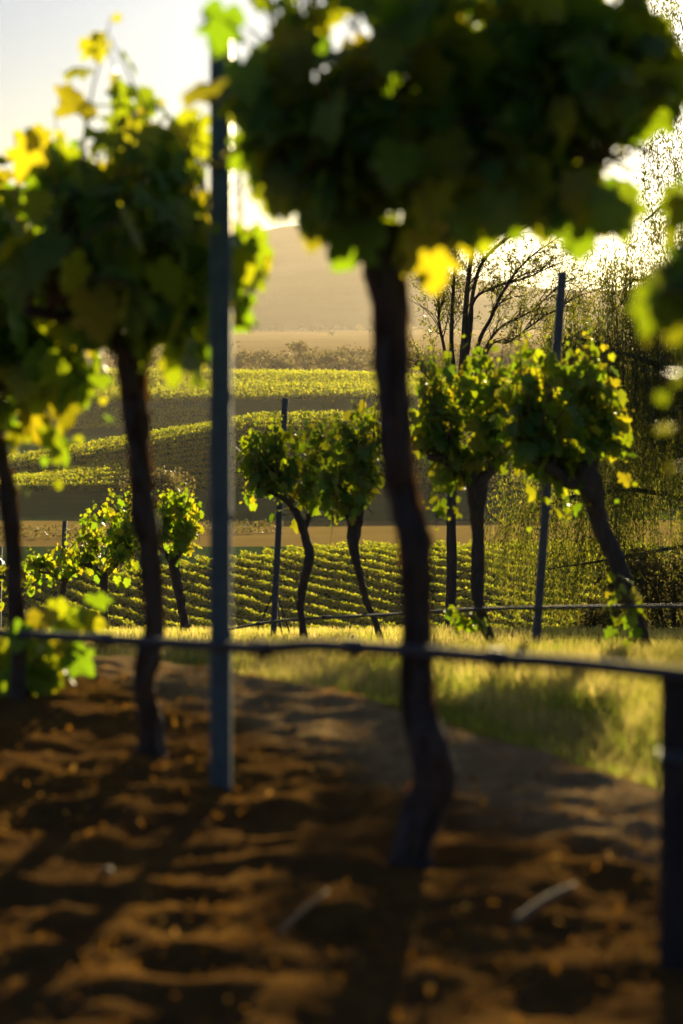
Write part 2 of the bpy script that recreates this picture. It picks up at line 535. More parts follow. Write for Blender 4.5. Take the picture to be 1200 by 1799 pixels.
def span(a, b, step):
    return np.linspace(a, b, max(2, int(round((b - a) / step)) + 1))
y_near = np.concatenate([np.array([-400, -150, -60, -25, -10, -5, -2, 0, 1.0]), span(1.6, 9.5, 0.03), span(9.8, 35, 0.4)])
grid('ground', y_near, M['g_near'], zone=True)
grid('vineyard_slope', span(35, 212, 3), M['g_slope'])
grid('mown_field', span(212, 258, 2.5), M['g_field'])
grid('field_painted_shade', span(258, 283, 2.5), M['g_slope'])  # upper part of the field; hillside shade put into a darker green
grid('far_vineyard_slope', span(283, 345, 2.5), M['g_slope'])
grid('grass_hollow', span(345, 560, 8), M['g_slope'])
grid('upper_vineyard_slope', span(560, 700, 5), M['g_slope'])
grid('golden_plain', np.concatenate([span(700, 1200, 25), np.geomspace(1220, 7500, 45)]), M['g_plain'])

def ridge(name, y0, depth, keys, amp, seed, nx=720, ny=30):
    """a rounded hill range: skyline given as (photo px, py) keys at distance y0"""
    kx = np.array([(k[0] - 600) / F * y0 for k in keys]); kz = np.array([P(k[0], k[1], y0).z for k in keys])
    xs = np.linspace(kx[0], kx[-1], nx)
    top = np.interp(xs, kx, kz)
    ker = np.hanning(13); ker /= ker.sum()
    top = np.convolve(np.pad(top, 6, mode='edge'), ker, 'valid')
    t = np.linspace(-1, 1, ny)
    X, T = np.meshgrid(xs, t)
    prof = np.cos(T * math.pi / 2) ** 1.3
    Yv = y0 + T * depth
    Z = -24 + (top[None, :] + 24) * prof
    Z = Z + amp * fbm(X / (depth * .35), Yv / (depth * .35), seed, 5) * np.clip(prof * 1.6, 0, 1) * 1.5
    V = np.stack([X.ravel(), Yv.ravel(), Z.ravel()], -1)
    i = np.arange(ny - 1)[:, None] * nx; j = np.arange(nx - 1)[None, :]
    Fq = np.stack([i + j, i + j + 1, i + nx + j + 1, i + nx + j], -1).reshape(-1, 4)
    o = structure(name, np_mesh(name, V, Fq, M['g_hill']))
    return o
ridge('mountain', 5200, 900, [(-3600, 470), (-2600, 430), (-1700, 455), (-900, 425), (-300, 440), (-100, 410), (60, 395), (200, 430), (330, 450), (395, 436), (440, 414), (480, 402), (530, 396), (575, 401),
      (615, 413), (650, 428), (720, 458), (800, 486), (900, 506), (1000, 514), (1300, 505), (1800, 520), (2600, 500), (3600, 520)], 10, 3)
ridge('foothill', 4300, 550, [(-3600, 530), (-1500, 525), (-500, 515), (100, 520), (350, 510), (454, 484), (568, 466), (640, 462), (720, 490), (820, 520), (1000, 530), (1600, 528), (3600, 535)], 8, 13)

# ------------------------------------------------------------------ leaves
def leaf_template(seed):
    r = random.Random(seed)
    half = [(0.10, -0.13), (0.30, -0.13), (0.47, 0.06), (0.52, 0.22), (0.40, 0.33), (0.58, 0.52), (0.50, 0.62), (0.31, 0.62), (0.24, 0.80), (0.10, 0.93)]
    pts = [(0.0, 0.03)] + [(x * r.uniform(.92, 1.08), y + r.uniform(-.03, .03)) for x, y in half] + [(0.0, 1.02)] + \
          [(-x * r.uniform(.92, 1.08), y + r.uniform(-.03, .03)) for x, y in reversed(half)]
    fold = r.uniform(-0.05, 0.28); droop = r.uniform(0.1, 0.55); wav = r.uniform(0.03, 0.08); ph = r.uniform(0, 6)
    V = [(0, 0.34, 0)] + [(x, y, 0) for x, y in pts]
    out = []
    for (x, y, z) in V:
        z = fold * abs(x) - droop * (max(0, y - 0.2)) ** 2 * 0.8 - 0.25 * x * x + wav * math.sin(ph + 7 * math.atan2(y - .34, x)) * math.hypot(x, y - .34) * 2
        out.append((x, y, z))
    n = len(pts)
    Fc = [(0, 1 + i, 1 + (i + 1) % n) for i in range(n)]
    return np.array(out), np.array(Fc)
LEAF = [leaf_template(s) for s in range(8)]
LEAF_ME = [np_mesh('leaf', v, f, M['vine_leaf']) for v, f in LEAF]

def frames(tip, nrm):
    """rotation matrices (n,3,3): columns X, Y(tip), Z(normal)"""
    Yv = tip / (np.linalg.norm(tip, axis=1)[:, None] + 1e-9)
    Z = nrm - Yv * (nrm * Yv).sum(1)[:, None]
    Z /= np.linalg.norm(Z, axis=1)[:, None] + 1e-9
    X = np.cross(Yv, Z)
    return np.stack([X, Yv, Z], -1)

def place_leaves(parent, base, pos, tip, nrm, size, n_parts):
    """the leaves that show most become leaf parts, the rest one joined foliage part"""
    n = len(pos)
    R = frames(tip, nrm)
    var = rng.integers(0, len(LEAF), n)
    loc = pos - np.array(base)
    score = -pos[:, 1] * 1.2 + pos[:, 2] * 0.35 + rng.uniform(0, .12, n) + size * 2
    order = np.argsort(-score)
    parts = order[:n_parts]; rest = order[n_parts:]
    for i in parts:
        o = bpy.data.objects.new('leaf', LEAF_ME[var[i]])
        m = Matrix(((R[i] * size[i]).tolist())).to_4x4()
        m.translation = Vector(loc[i].tolist())
        o.parent = parent
        o.matrix_basis = m
        COL.objects.link(o)
    if len(rest):
        j = Join()
        for v in range(len(LEAF)):
            k = rest[var[rest] == v]
            if not len(k): continue
            LV, LF = LEAF[v]
            W = np.einsum('nij,vj->nvi', R[k] * size[k][:, None, None], LV) + loc[k][:, None, :]
            nv = len(LV)
            FF = (LF[None] + (np.arange(len(k)) * nv)[:, None, None]).reshape(-1, 3)
            j.tris(W.reshape(-1, 3), FF)
        obj('foliage', j.mesh('foliage', M['vine_leaf']), parent, 'stuff')

SUNPX = (1132.0, 258.0)

def vine(label, trunk, depth_fn, arms, blobs, tips=(), leaf=0.09, n_parts=200, density=1.0, group=None, depth_spread=0.22, bark_rough=0.5,
         dangle=(), keep_sun=False, d0=None, big_leaves=()):
    """trunk: [(px, py, width px)] from the base up.  arms: list of [(px, py, width)] continuing from the head.
    blobs: [(px, py, rx, ry, n_shoots, n_fill)] regions the shoots reach into.  tips: explicit shoot ends (px, py)."""
    dd = d0 if d0 is not None else depth_fn(trunk[len(trunk) // 2][0])
    bx = P(trunk[0][0], trunk[0][1], dd)
    base = Vector((bx.x, dd, tz(bx.x, dd)))
    t = thing('grapevine', base, label, 'grapevine', group)
    B = np.array(base)
    ppm = F / dd
    wd_near = depth_fn is near_d
    pts = [np.array(P(x, y, dd)) - B for x, y, wd in trunk]; rad = [wd / 2 / ppm for x, y, wd in trunk]
    # root flare into the soil
    pts = [np.array([pts[0][0], 0.0, -0.06])] + ([] if pts[0][2] < 0.02 else [np.array([pts[0][0], 0, 0.0])]) + [p for p in pts if p[2] > 0.03]
    rad = [rad[0] * 1.5] + ([] if len(pts) == len(rad) + 1 and False else []) + [rad[0] * 1.32] * (len(pts) - 1 - len([1 for p in pts[1:] if p[2] > 0.03])) + \
          [wd / 2 / ppm for (x, y, wd), p in zip(trunk, [np.array(P(x, y, dd)) - B for x, y, wd in trunk]) if p[2] > 0.03]
    m = min(len(pts), len(rad)); pts = pts[:m]; rad = rad[:m]
    # small depth wander so the trunk is not a flat curve
    for i in range(1, len(pts)):
        pts[i] = pts[i] + np.array([0, 0.02 * math.sin(i * 1.7 + dd), 0])
    V, Q, C = tube_arrays(pts, rad, 64, 18, bark_rough, int(dd * 13) % 50)
    j = Join(); j.tris(V, np.vstack([Q[:, [0, 1, 2]], Q[:, [0, 2, 3]], C]))
    obj('trunk', j.mesh('trunk', M['bark']), t)
    if wd_near and len(pts) > 4:
        bs = Join()
        cc = catmull(np.hstack([np.array(pts), np.array(rad)[:, None]]), 60)
        for q in range(150):
            i0 = random.randint(3, 52); ln = random.randint(3, 7); a0 = random.uniform(0, 6.28)
            wq = random.uniform(.002, .006)
            VV = []
            for s_ in range(ln):
                c_ = cc[min(59, i0 + s_)]
                lift = 1.02 + .16 * abs(s_ / (ln - 1) - .5) * random.uniform(.4, 1.6)
                for d_ in (-wq, wq):
                    aa = a0 + d_ / c_[3] + .03 * s_
                    VV.append([c_[0] + c_[3] * lift * math.cos(aa), c_[1] + c_[3] * lift * math.sin(aa), c_[2] + .004 * s_])
            FF = []
            for s_ in range(ln - 1):
                FF += [(2 * s_, 2 * s_ + 1, 2 * s_ + 3), (2 * s_, 2 * s_ + 3, 2 * s_ + 2)]
            bs.tris(VV, FF)
        obj('bark_strips', bs.mesh('bark_strips', M['bark_flake']), t, 'stuff')
    heads = []
    for k, arm in enumerate(arms):
        ap = [np.array(P(x, y, dd)) - B + np.array([0, (0.05 if k % 2 else -0.05) * i, 0]) for i, (x, y, wd) in enumerate(arm)]
        ar = [wd / 2 / ppm for x, y, wd in arm]
        a = Join(); a.tube(ap, ar, 18, 10, 0.4, k + int(dd))
        obj('cordon_arm', a.mesh('cordon_arm', M['bark']), t)
        heads += list(catmull(np.array(ap), 6)[1:])
    if not heads: heads = [pts[-1]]
    heads = np.array(heads)
    # shoots
    canes = Join()
    pos, tipv, nrm, size = [], [], [], []
    ends = []
    for (px, py, rx, ry, ns, nf) in blobs:
        for _ in range(int(ns * density * 1.25)):
            a = random.uniform(0, 2 * math.pi); r = math.sqrt(random.uniform(0.15, 1.0)) * random.choice([1, 1, 1.1, 1.22, 1.38])
            ends.append((np.array(P(px + rx * r * math.cos(a), py + ry * r * math.sin(a), dd + random.gauss(0, depth_spread * .7))) - B, 1.0))
        for _ in range(max(2, int(ns * .3))):        # thin whips standing clear of the crown
            ends.append((np.array(P(px + rx * random.uniform(-1, 1), py - ry * random.uniform(.95, 1.45), dd + random.gauss(0, depth_spread * .4))) - B, .62))
        for _ in range(int(nf * density * .42)):
            a = random.uniform(0, 2 * math.pi); r = math.sqrt(random.uniform(0, 0.72))
            q = np.array(P(px + rx * r * math.cos(a), py + ry * r * math.sin(a), dd + random.gauss(0, depth_spread * .6))) - B
            pos.append(q)
            az = random.uniform(0, 2 * math.pi)
            o = np.array([math.cos(az), math.sin(az), 0])
            tipv.append(o * .6 + np.array([0, 0, -.8]) + rng.normal(0, .35, 3))
            nrm.append(o + np.array([0, 0, .6]) + rng.normal(0, .45, 3))
            size.append(leaf * random.uniform(.65, 1.15))
    for (px, py) in tips:
        ends.append((np.array(P(px, py, dd + random.gauss(0, .05))) - B, 1.25))
    for e, big in ends:
        dist = np.linalg.norm(heads - e + np.array([0, 0, .1]), axis=1)
        h = heads[np.argsort(dist)[random.randint(0, min(2, len(heads) - 1))]]
        mid = (h + e) / 2 + np.array([random.uniform(-.05, .05), random.uniform(-.06, .06), 0.06 if e[2] >= h[2] - .1 else 0.14])
        L = np.linalg.norm(e - h) * 1.1
        nl = max(3, int(L / (leaf * .85)))
        c = catmull(np.array([h, mid, e]), nl + 1)
        canes.tube(np.array([h, mid, e]), [0.0042, 0.0032, 0.0012], 8, 4)
        for i in range(1, nl + 1):
            u = i / nl
            tdir = c[i] - c[i - 1]; tdir /= np.linalg.norm(tdir) + 1e-9
            side = np.cross(tdir, np.array([random.uniform(-1, 1), random.uniform(-1, 1), random.uniform(-.4, .4)]))
            side /= np.linalg.norm(side) + 1e-9
            if i % 2: side = -side
            sz = leaf * (1.08 - 0.75 * max(0, u - .45) / .55) * random.uniform(.75, 1.15) * (big if u > .4 else 1)
            if u > 0.93: sz *= 0.7
            pet = sz * random.uniform(.4, .7)
            q = c[i] + (side * .8 + np.array([0, 0, .35])) * pet
            pos.append(q)
            tipv.append(side * .7 + np.array([0, 0, -.65]) + rng.normal(0, .3, 3))
            nrm.append(side * .55 + np.array([0, 0, .75]) + rng.normal(0, .45, 3))
            size.append(sz)
    for (x, y, sz_, tx, tz_) in big_leaves:          # single leaves hanging clear of the crown
        pos.append(np.array(P(x, y, dd - random.uniform(.1, .25))) - B)
        tipv.append(np.array([tx, random.uniform(-.25, .1), tz_])); nrm.append(np.array([random.uniform(-.3, .3), -1, random.uniform(.1, .5)])); size.append(sz_)
    obj('canes', canes.mesh('canes', M['cane']), t, 'stuff')
    pos = np.array(pos) + B; tipv = np.array(tipv); nrm = np.array(nrm); size = np.array(size)
    keep = pos[:, 2] > B[2] + 0.05
    if keep_sun:
        x, y = PIX(pos)
        for (gx, gy, gr) in keep_sun:
            keep &= ((x - gx) ** 2 + (y - gy) ** 2) > gr ** 2
    pos, tipv, nrm, size = pos[keep], tipv[keep], nrm[keep], size[keep]
    place_leaves(t, B, pos, tipv, nrm, size, n_parts)
    return t

def near_d(px):
    return (ROW_X0 - ROW_S * ROW_Y0) / ((px - 600) / F - ROW_S)

def sec_d(px):
    return (1.355 + .29 * 11.5) / ((px - 600) / F + .29)

GN = 'grapevines of the near row'
GS = 'grapevines of the second row'
SUNGAPS = [(1132, 255, 84), (1030, 232, 60), (1150, 330, 34), (712, 146, 46), (697, 330, 44)]
POSTGAP = [(388, yy, 27) for yy in range(60, 230, 30)] + [(388, yy, 46) for yy in range(235, 345, 25)]
SKYGAP = POSTGAP + [(530, 405, 50), (575, 415, 40), (490, 410, 48), (450, 320, 42), (470, 360, 40), (445, 270, 30)]

vine('thick dark trunk right of the near steel post, its crown filling the top right',
     [(725, 1530, 66), (722, 1490, 64), (742, 1430, 74), (762, 1370, 72), (752, 1310, 64), (735, 1240, 58), (732, 1100, 52), (728, 1000, 58), (726, 945, 60), (715, 900, 54),
      (704, 850, 52), (697, 800, 55), (689, 700, 58), (688, 600, 66), (686, 550, 66), (680, 500, 70), (676, 450, 84), (682, 405, 74)],
     near_d, [[(672, 430, 60), (630, 400, 40), (570, 372, 30), (520, 352, 24)], [(690, 430, 60), (750, 392, 42), (840, 352, 34), (960, 322, 28), (1060, 300, 22)]],
     [(560, 170, 125, 180, 18, 44), (700, 170, 160, 210, 24, 150), (860, 130, 170, 180, 26, 170), (1010, 120, 130, 170, 22, 130), (900, 235, 150, 70, 10, 70),
      (480, 70, 70, 90, 9, 8), (600, 330, 70, 70, 8, 36), (1085, 120, 60, 120, 8, 40), (720, 320, 60, 50, 6, 30), (780, -60, 300, 110, 16, 150), (1065, 295, 62, 60, 12, 50), (1160, 130, 46, 90, 10, 40), (1185, 330, 30, 40, 4, 10), (1125, 90, 50, 110, 8, 40), (980, 290, 70, 50, 6, 26)],
     tips=[(395, 25), (400, 70), (425, 130), (1010, 425), (760, 470), (600, 425), (1085, 372), (940, 360), (445, 225), (500, 330), (470, 300), (520, 385), (560, 350), (580, 440), (840, 405), (905, 395), (1000, 405), (1045, 410), (1120, 355), (1165, 60), (1170, 150), (440, 180), (430, 95), (800, 420), (1090, 180), (470, 250)],
     leaf=0.088, n_parts=300, group=GN, keep_sun=SUNGAPS + SKYGAP + [(462, 45, 40), (425, 75, 30), (555, 112, 46), (560, 250, 40), (600, 40, 36), (850, 190, 40), (480, 200, 34)],
     big_leaves=[(640, 385, .105, -.45, -.8), (752, 415, .10, .1, -1), (1012, 350, .105, .05, -1), (1075, 330, .09, .2, -.9), (465, 215, .07, .1, -1), (440, 255, .075, -.3, -.9), (395, 15, .08, -.2, -.9),
                 (880, 340, .085, -.1, -1), (945, 345, .08, .2, -1), (560, 335, .08, -.3, -.8), (800, 362, .075, .4, -.8), (505, 300, .08, -.1, -1), (425, 110, .07, .2, -1), (540, 150, .07, .3, -.8)])

vine('bent slim trunk in the near row left of the steel post, tall single shoot above',
     [(266, 1332, 46), (268, 1290, 45), (256, 1230, 38), (255, 1190, 38), (263, 1150, 42), (270, 1100, 38), (264, 1000, 40), (254, 900, 41), (245, 800, 41), (236, 700, 50), (232, 640, 58), (232, 600, 52)],
     near_d, [[(230, 620, 44), (180, 585, 30), (120, 560, 24), (60, 545, 20)], [(236, 620, 44), (290, 580, 30), (350, 545, 24), (420, 520, 18)]],
     [(300, 370, 135, 120, 20, 120), (210, 430, 150, 130, 20, 140), (330, 500, 105, 90, 12, 70), (150, 350, 120, 80, 10, 60), (410, 400, 40, 85, 8, 34), (310, 600, 60, 45, 7, 26),
      (230, 260, 60, 80, 7, 26), (200, 540, 120, 60, 8, 60)],
     tips=[(195, 30), (192, 60), (190, 90), (110, 230), (60, 230), (300, 215), (400, 300), (450, 400), (430, 480), (370, 620), (210, 150), (255, 190), (285, 250), (95, 195), (345, 200), (360, 190), (345, 635), (325, 590), (445, 440), (160, 290)],
     leaf=0.092, n_parts=260, group=GN, keep_sun=SKYGAP, density=.66)

vine('leftmost near vine, dark trunk by the left edge with leafy suckers at its foot',
     [(31, 1250, 27), (31, 1200, 25), (32, 1100, 28), (27, 1000, 30), (18, 900, 32), (10, 850, 28), (0, 800, 28), (-18, 740, 30), (-30, 690, 32)],
     near_d, [[(-30, 700, 30), (-80, 660, 24), (-150, 640, 18)], [(-28, 700, 30), (20, 655, 24), (90, 630, 18)]],
     [(40, 430, 120, 130, 16, 110), (60, 580, 110, 110, 16, 110), (-100, 520, 130, 180, 14, 120), (60, 720, 90, 70, 12, 44), (150, 650, 60, 80, 8, 30), (20, 320, 70, 60, 8, 24)],
     tips=[(60, 860), (100, 850), (130, 770), (45, 850), (25, 235), (60, 250), (180, 740), (105, 800)],
     leaf=0.092, n_parts=240, group=GN, density=.7)

vine('near vine whose trunk is out of frame, drooping blurred leaves along the right edge',
     [(1560, 1900, 84), (1555, 1600, 80), (1540, 1200, 76), (1520, 900, 74), (1500, 700, 80)],
     near_d, [[(1500, 720, 60), (1420, 640, 44), (1320, 600, 30), (1250, 580, 24)], [(1500, 720, 60), (1580, 620, 44), (1700, 580, 30)]],
     [(1345, 690, 125, 150, 20, 150), (1460, 470, 180, 220, 20, 200), (1650, 480, 160, 230, 12, 140)],
     tips=[(1165, 540), (1160, 690), (1180, 760), (1195, 830), (1155, 600), (1190, 490)],
     leaf=0.072, n_parts=110, group=GN, keep_sun=SUNGAPS + [(1200, 900, 60)])

vine('second row vine under the wooden trunk, straight dark trunk with full lit crown',
     [(874, 1160, 20), (864, 1140, 17), (853, 1100, 17), (843, 1060, 19), (839, 1030, 24), (840, 950, 23), (838, 900, 27), (838, 860, 34), (838, 840, 36)],
     sec_d, [[(838, 850, 30), (815, 825, 24), (780, 805, 16), (750, 800, 11)], [(840, 850, 30), (865, 820, 22), (900, 795, 14)]],
     [(815, 740, 80, 95, 18, 100), (775, 690, 55, 75, 12, 40), (865, 670, 65, 75, 14, 60), (775, 800, 45, 50, 8, 34), (865, 770, 50, 55, 8, 50), (775, 880, 38, 34, 7, 14), (895, 720, 40, 80, 8, 46), (745, 740, 24, 70, 6, 20)],
     tips=[(745, 690), (740, 640), (790, 605), (820, 590), (860, 600), (765, 930), (742, 880), (800, 905)],
     leaf=0.080, n_parts=200, group=GS, depth_spread=.2)

vine('rightmost second row vine with leaning trunk beside the tilted steel post',
     [(1140, 1155, 20), (1128, 1105, 21), (1112, 1060, 25), (1092, 1010, 27), (1072, 960, 29), (1056, 920, 30), (1045, 880, 34), (1034, 845, 44), (1026, 815, 46)],
     sec_d, [[(1026, 835, 40), (1000, 845, 28), (965, 820, 20), (930, 800, 14)], [(1030, 830, 38), (1050, 790, 24), (1070, 770, 16)]],
     [(965, 730, 80, 100, 18, 110), (1010, 680, 55, 85, 14, 60), (940, 650, 60, 60, 10, 40), (935, 820, 45, 45, 8, 30), (1020, 780, 50, 55, 8, 50), (1085, 790, 30, 60, 6, 9), (985, 890, 55, 30, 7, 10), (900, 740, 40, 80, 8, 44), (1050, 700, 24, 80, 8, 20)],
     tips=[(1030, 585), (1055, 640), (1000, 600), (960, 590), (925, 590), (1110, 850), (1085, 880), (990, 915), (1010, 920), (930, 930)],
     leaf=0.078, n_parts=200, group=GS, depth_spread=.2, keep_sun=[(1132, 640, 40)])

vine('second row vine in the middle with curving forked trunk beside the upright post',
     [(533, 1128, 13), (531, 1100, 12), (528, 1060, 13), (533, 1025, 16), (541, 990, 16), (543, 970, 16), (537, 945, 14), (527, 915, 13), (519, 897, 13)],
     sec_d, [[(520, 900, 12), (505, 880, 10), (480, 865, 7), (455, 855, 5)], [(533, 935, 11), (545, 905, 8), (560, 870, 7), (585, 850, 5)]],
     [(490, 815, 62, 62, 16, 90), (535, 780, 55, 60, 12, 60), (450, 790, 34, 46, 8, 18), (520, 850, 55, 42, 8, 50), (445, 870, 26, 30, 5, 8), (572, 810, 32, 70, 8, 44)],
     tips=[(428, 770), (435, 840), (425, 885), (460, 920), (455, 740), (535, 715), (480, 735), (440, 800), (500, 760)],
     leaf=0.080, n_parts=180, group=GS, depth_spread=.2)

vine('second row vine in the middle with thick head tapering to a thin slanted trunk',
     [(670, 1125, 10), (660, 1095, 10), (645, 1060, 11), (632, 1010, 12), (622, 965, 18), (622, 935, 24), (624, 905, 28)],
     sec_d, [[(622, 915, 24), (605, 895, 16), (585, 880, 10)], [(626, 915, 22), (638, 880, 15), (650, 855, 10)]],
     [(622, 790, 42, 75, 14, 80), (605, 860, 50, 55, 12, 80), (640, 740, 28, 40, 7, 20), (590, 790, 35, 50, 6, 36), (570, 850, 34, 50, 6, 40)],
     tips=[(655, 715), (620, 705), (590, 735), (660, 870), (655, 900), (580, 955), (575, 925)],
     leaf=0.080, n_parts=170, group=GS, depth_spread=.2)

vine('spreading second row vine on a straight dark trunk left of the bent trunk',
     [(183, 1120, 14), (183, 1080, 13), (182, 1045, 13), (182, 1010, 14)],
     sec_d, [[(182, 1015, 12), (165, 995, 9), (140, 990, 6)], [(182, 1015, 12), (205, 990, 9), (235, 975, 6)]],
     [(195, 930, 58, 60, 16, 100), (165, 975, 52, 45, 10, 60), (225, 960, 34, 60, 8, 50), (205, 1020, 34, 20, 5, 10)],
     tips=[(190, 850), (165, 880), (145, 905), (140, 935), (215, 860), (120, 980), (155, 895)],
     leaf=0.085, n_parts=140, group=GS, depth_spread=.22)

vine('second row vine at left between the bent trunk and the steel post',
     [(326, 1128, 12), (324, 1090, 14), (316, 1050, 16), (308, 1010, 18), (303, 985, 19)],
     sec_d, [[(303, 990, 14), (290, 970, 9), (275, 955, 6)], [(305, 990, 14), (320, 965, 9), (335, 950, 6)]],
     [(308, 915, 36, 55, 14, 90), (325, 940, 24, 40, 7, 34), (285, 900, 26, 50, 6, 34)],
     tips=[(310, 848), (335, 870), (350, 925), (345, 980), (335, 1000), (300, 855), (350, 955)],
     leaf=0.085, n_parts=130, group=GS, depth_spread=.22)

vine('far small second row vine at left with short reddish trunk below the low post',
     [(98, 1095, 9), (104, 1065, 10), (111, 1035, 11), (114, 1012, 11)],
     sec_d, [[(113, 1020, 9), (95, 1008, 6), (70, 1003, 4)], [(114, 1020, 9), (130, 1005, 6), (145, 1000, 4)]],
     [(85, 1000, 50, 28, 12, 60), (120, 985, 30, 34, 6, 28), (60, 1030, 34, 22, 5, 14)],
     tips=[(55, 975), (85, 965), (112, 945), (100, 955)],
     leaf=0.085, n_parts=80, group=GS, depth_spread=.25)

vine('farthest second row vine, partly cut by the left edge behind the leftmost trunk',
     [(22, 1100, 9), (20, 1065, 9), (18, 1035, 9), (16, 1015, 9)],
     sec_d, [[(16, 1020, 8), (0, 1012, 6), (-30, 1008, 4)], [(17, 1020, 8), (40, 1010, 6), (50, 1008, 4)]],
     [(20, 1010, 36, 26, 10, 40), (-40, 1010, 50, 26, 8, 40), (20, 1060, 28, 30, 6, 14)],
     tips=[(10, 975), (35, 985)],
     leaf=0.085, n_parts=50, group=GS, depth_spread=.25)

# leafy suckers low on some vines (shoots from the roots, still part of the vine's plant but separate clumps in the grass)
def sucker(label, px, py_base, dd, tips, leaf, n_parts, blob, rise=None):
    b = P(px, 900, dd)
    base = Vector((b.x, dd, tz(b.x, dd)))
    t = thing('vine_sucker', base, label, 'vine shoot', 'leafy shoots low on the vines')
    B = np.array(base)
    root = np.array(P(px, py_base, dd)) - B
    if rise is None: root = np.array([0, 0, 0.0])
    canes = Join(); pos, tv, nv, sz = [], [], [], []
    for (x, y) in tips:
        e = np.array(P(x, y, dd + random.gauss(0, .06))) - B
        mid = (root + e) / 2 + np.array([0, 0, .05])
        n = max(3, int(np.linalg.norm(e - root) / (leaf * .6)))
        c = catmull(np.array([root, mid, e]), n + 1)
        canes.tube(np.array([root, mid, e]), [.004, .003, .0015], 8, 4)
        for i in range(1, n + 1):
            az = random.uniform(0, 6.28); o = np.array([math.cos(az), math.sin(az), 0])
            pos.append(c[i] + o * leaf * .4); tv.append(o * .7 + np.array([0, 0, -.5]) + rng.normal(0, .3, 3))
            nv.append(o * .8 + np.array([0, 0, .6]) + rng.normal(0, .4, 3)); sz.append(leaf * random.uniform(.7, 1.15) * (1 if i < n else .7))
    for (x, y, rx, ry, n) in blob:
        for _ in range(n):
            a = random.uniform(0, 6.28); r = math.sqrt(random.random())
            pos.append(np.array(P(x + rx * r * math.cos(a), y + ry * r * math.sin(a), dd + random.gauss(0, .1))) - B)
            az = random.uniform(0, 6.28); o = np.array([math.cos(az), math.sin(az), 0])
            tv.append(o * .6 + np.array([0, 0, -.6]) + rng.normal(0, .4, 3)); nv.append(o + np.array([0, 0, .5]) + rng.normal(0, .4, 3)); sz.append(leaf * random.uniform(.7, 1.1))
    obj('canes', canes.mesh('canes', M['cane']), t, 'stuff')
    pos = np.array(pos) + B
    k = pos[:, 2] > B[2] + .02
    place_leaves(t, B, pos[k], np.array(tv)[k], np.array(nv)[k], np.array(sz)[k], n_parts)

sucker('bright yellow green shoots around the foot of the leftmost trunk', 45, 1240, 6.1,
       [(100, 1060), (130, 1080), (60, 1090), (15, 1120), (110, 1120), (0, 1150), (80, 1160), (150, 1050), (-20, 1130), (125, 1150)], .085, 90, [(60, 1140, 70, 60, 16), (10, 1170, 40, 60, 6)])
sucker('small bright shoot low on the second row trunk by the wooden trunk', 852, 1105, sec_d(850) - .1,
       [(775, 1072), (800, 1085), (820, 1100), (835, 1118)], .072, 30, [(812, 1098, 22, 16, 8)], rise=1)
sucker('yellow shoot hanging off the leaning trunk at right', 1110, 1060, sec_d(1100) - .1,
       [(1062, 1060), (1070, 1085), (1100, 1120), (1115, 1140), (1075, 1010), (1130, 1045)], .075, 30, [(1090, 1100, 30, 34, 7)], rise=1)

# ------------------------------------------------------------------ posts and stakes
def local_profile_post(name, label, cat, top, bot, dd, width, mat_, group=None, holes=True, lip=None):
    """rolled steel vineyard post: a channel section with lips, extruded along its lean, with hook lugs"""
    b = P(bot[0], bot[1], dd); tp = P(top[0], top[1], dd)
    lean = (tp.x - b.x) / (tp.z - b.z)
    gz = tz(b.x, dd)
    bx = b.x + lean * (gz - b.z)
    t = thing(name, (bx, dd, gz), label, cat, group)
    Hh = tp.z - gz
    wv = width / 2; dp = width * 0.75; th = max(0.0022, width * .05)
    outer = [(-wv, -dp / 2), (-wv * .55, -dp / 2), (-wv * .35, -dp / 2 + dp * .28), (wv * .35, -dp / 2 + dp * .28), (wv * .55, -dp / 2), (wv, -dp / 2), (wv, dp / 2), (wv * .6, dp / 2)]
    inner = [(wv * .6, dp / 2 - th), (wv - th, dp / 2 - th), (wv - th, -dp / 2 + th), (wv * .6, -dp / 2 + th), (wv * .38, -dp / 2 + dp * .28 + th), (-wv * .38, -dp / 2 + dp * .28 + th),
             (-wv * .6, -dp / 2 + th), (-wv + th, -dp / 2 + th), (-wv + th, dp / 2 - th), (-wv * .6, dp / 2 - th), (-wv * .6, dp / 2), (-wv, dp / 2)]
    sec = outer + inner
    n = len(sec)
    rings = 12
    V = []
    for k in range(rings):
        z = -0.25 + (Hh + 0.25) * k / (rings - 1)
        V += [(x + lean * z, y, z) for x, y in sec]
    i = np.arange(rings - 1)[:, None] * n; jn = np.arange(n)[None, :]; j2 = (jn + 1) % n
    Q = np.stack([i + jn, i + j2, i + n + j2, i + n + jn], -1).reshape(-1, 4)
    j = Join(); j.tris(V, np.vstack([Q[:, [0, 1, 2]], Q[:, [0, 2, 3]]]))
    e = (rings - 1) * n
    capidx = [e + k for k in range(n)]
    # thin end cap rim: fan over the wall thickness pairs
    m = len(outer)
    pairs = [(capidx[k], capidx[k + 1], capidx[(n - 2 - k) % n], capidx[(n - 1 - k) % n]) for k in range(m - 1)]
    obj('post_body', j.mesh('post_body', mat_, False), t)
    if holes:
        for k in range(int(Hh / 0.12)):
            z = 0.18 + k * .12
            hk = Join()
            sgn = 1 if k % 2 else -1
            x = sgn * wv + lean * z
            hk.box((x - .001 if sgn > 0 else x - .0025, -.008, z), (x + .0025 if sgn > 0 else x + .001, .004, z + .022))
            obj('wire_lug', hk.mesh('wire_lug', mat_, False), t)
    return t

post = local_profile_post('steel_post', 'tall blue grey ribbed steel post in the near row with yellow tie', 'post', (388, 18), (388, 1378), near_d(388) , .043, M['steel'], 'steel trellis posts')
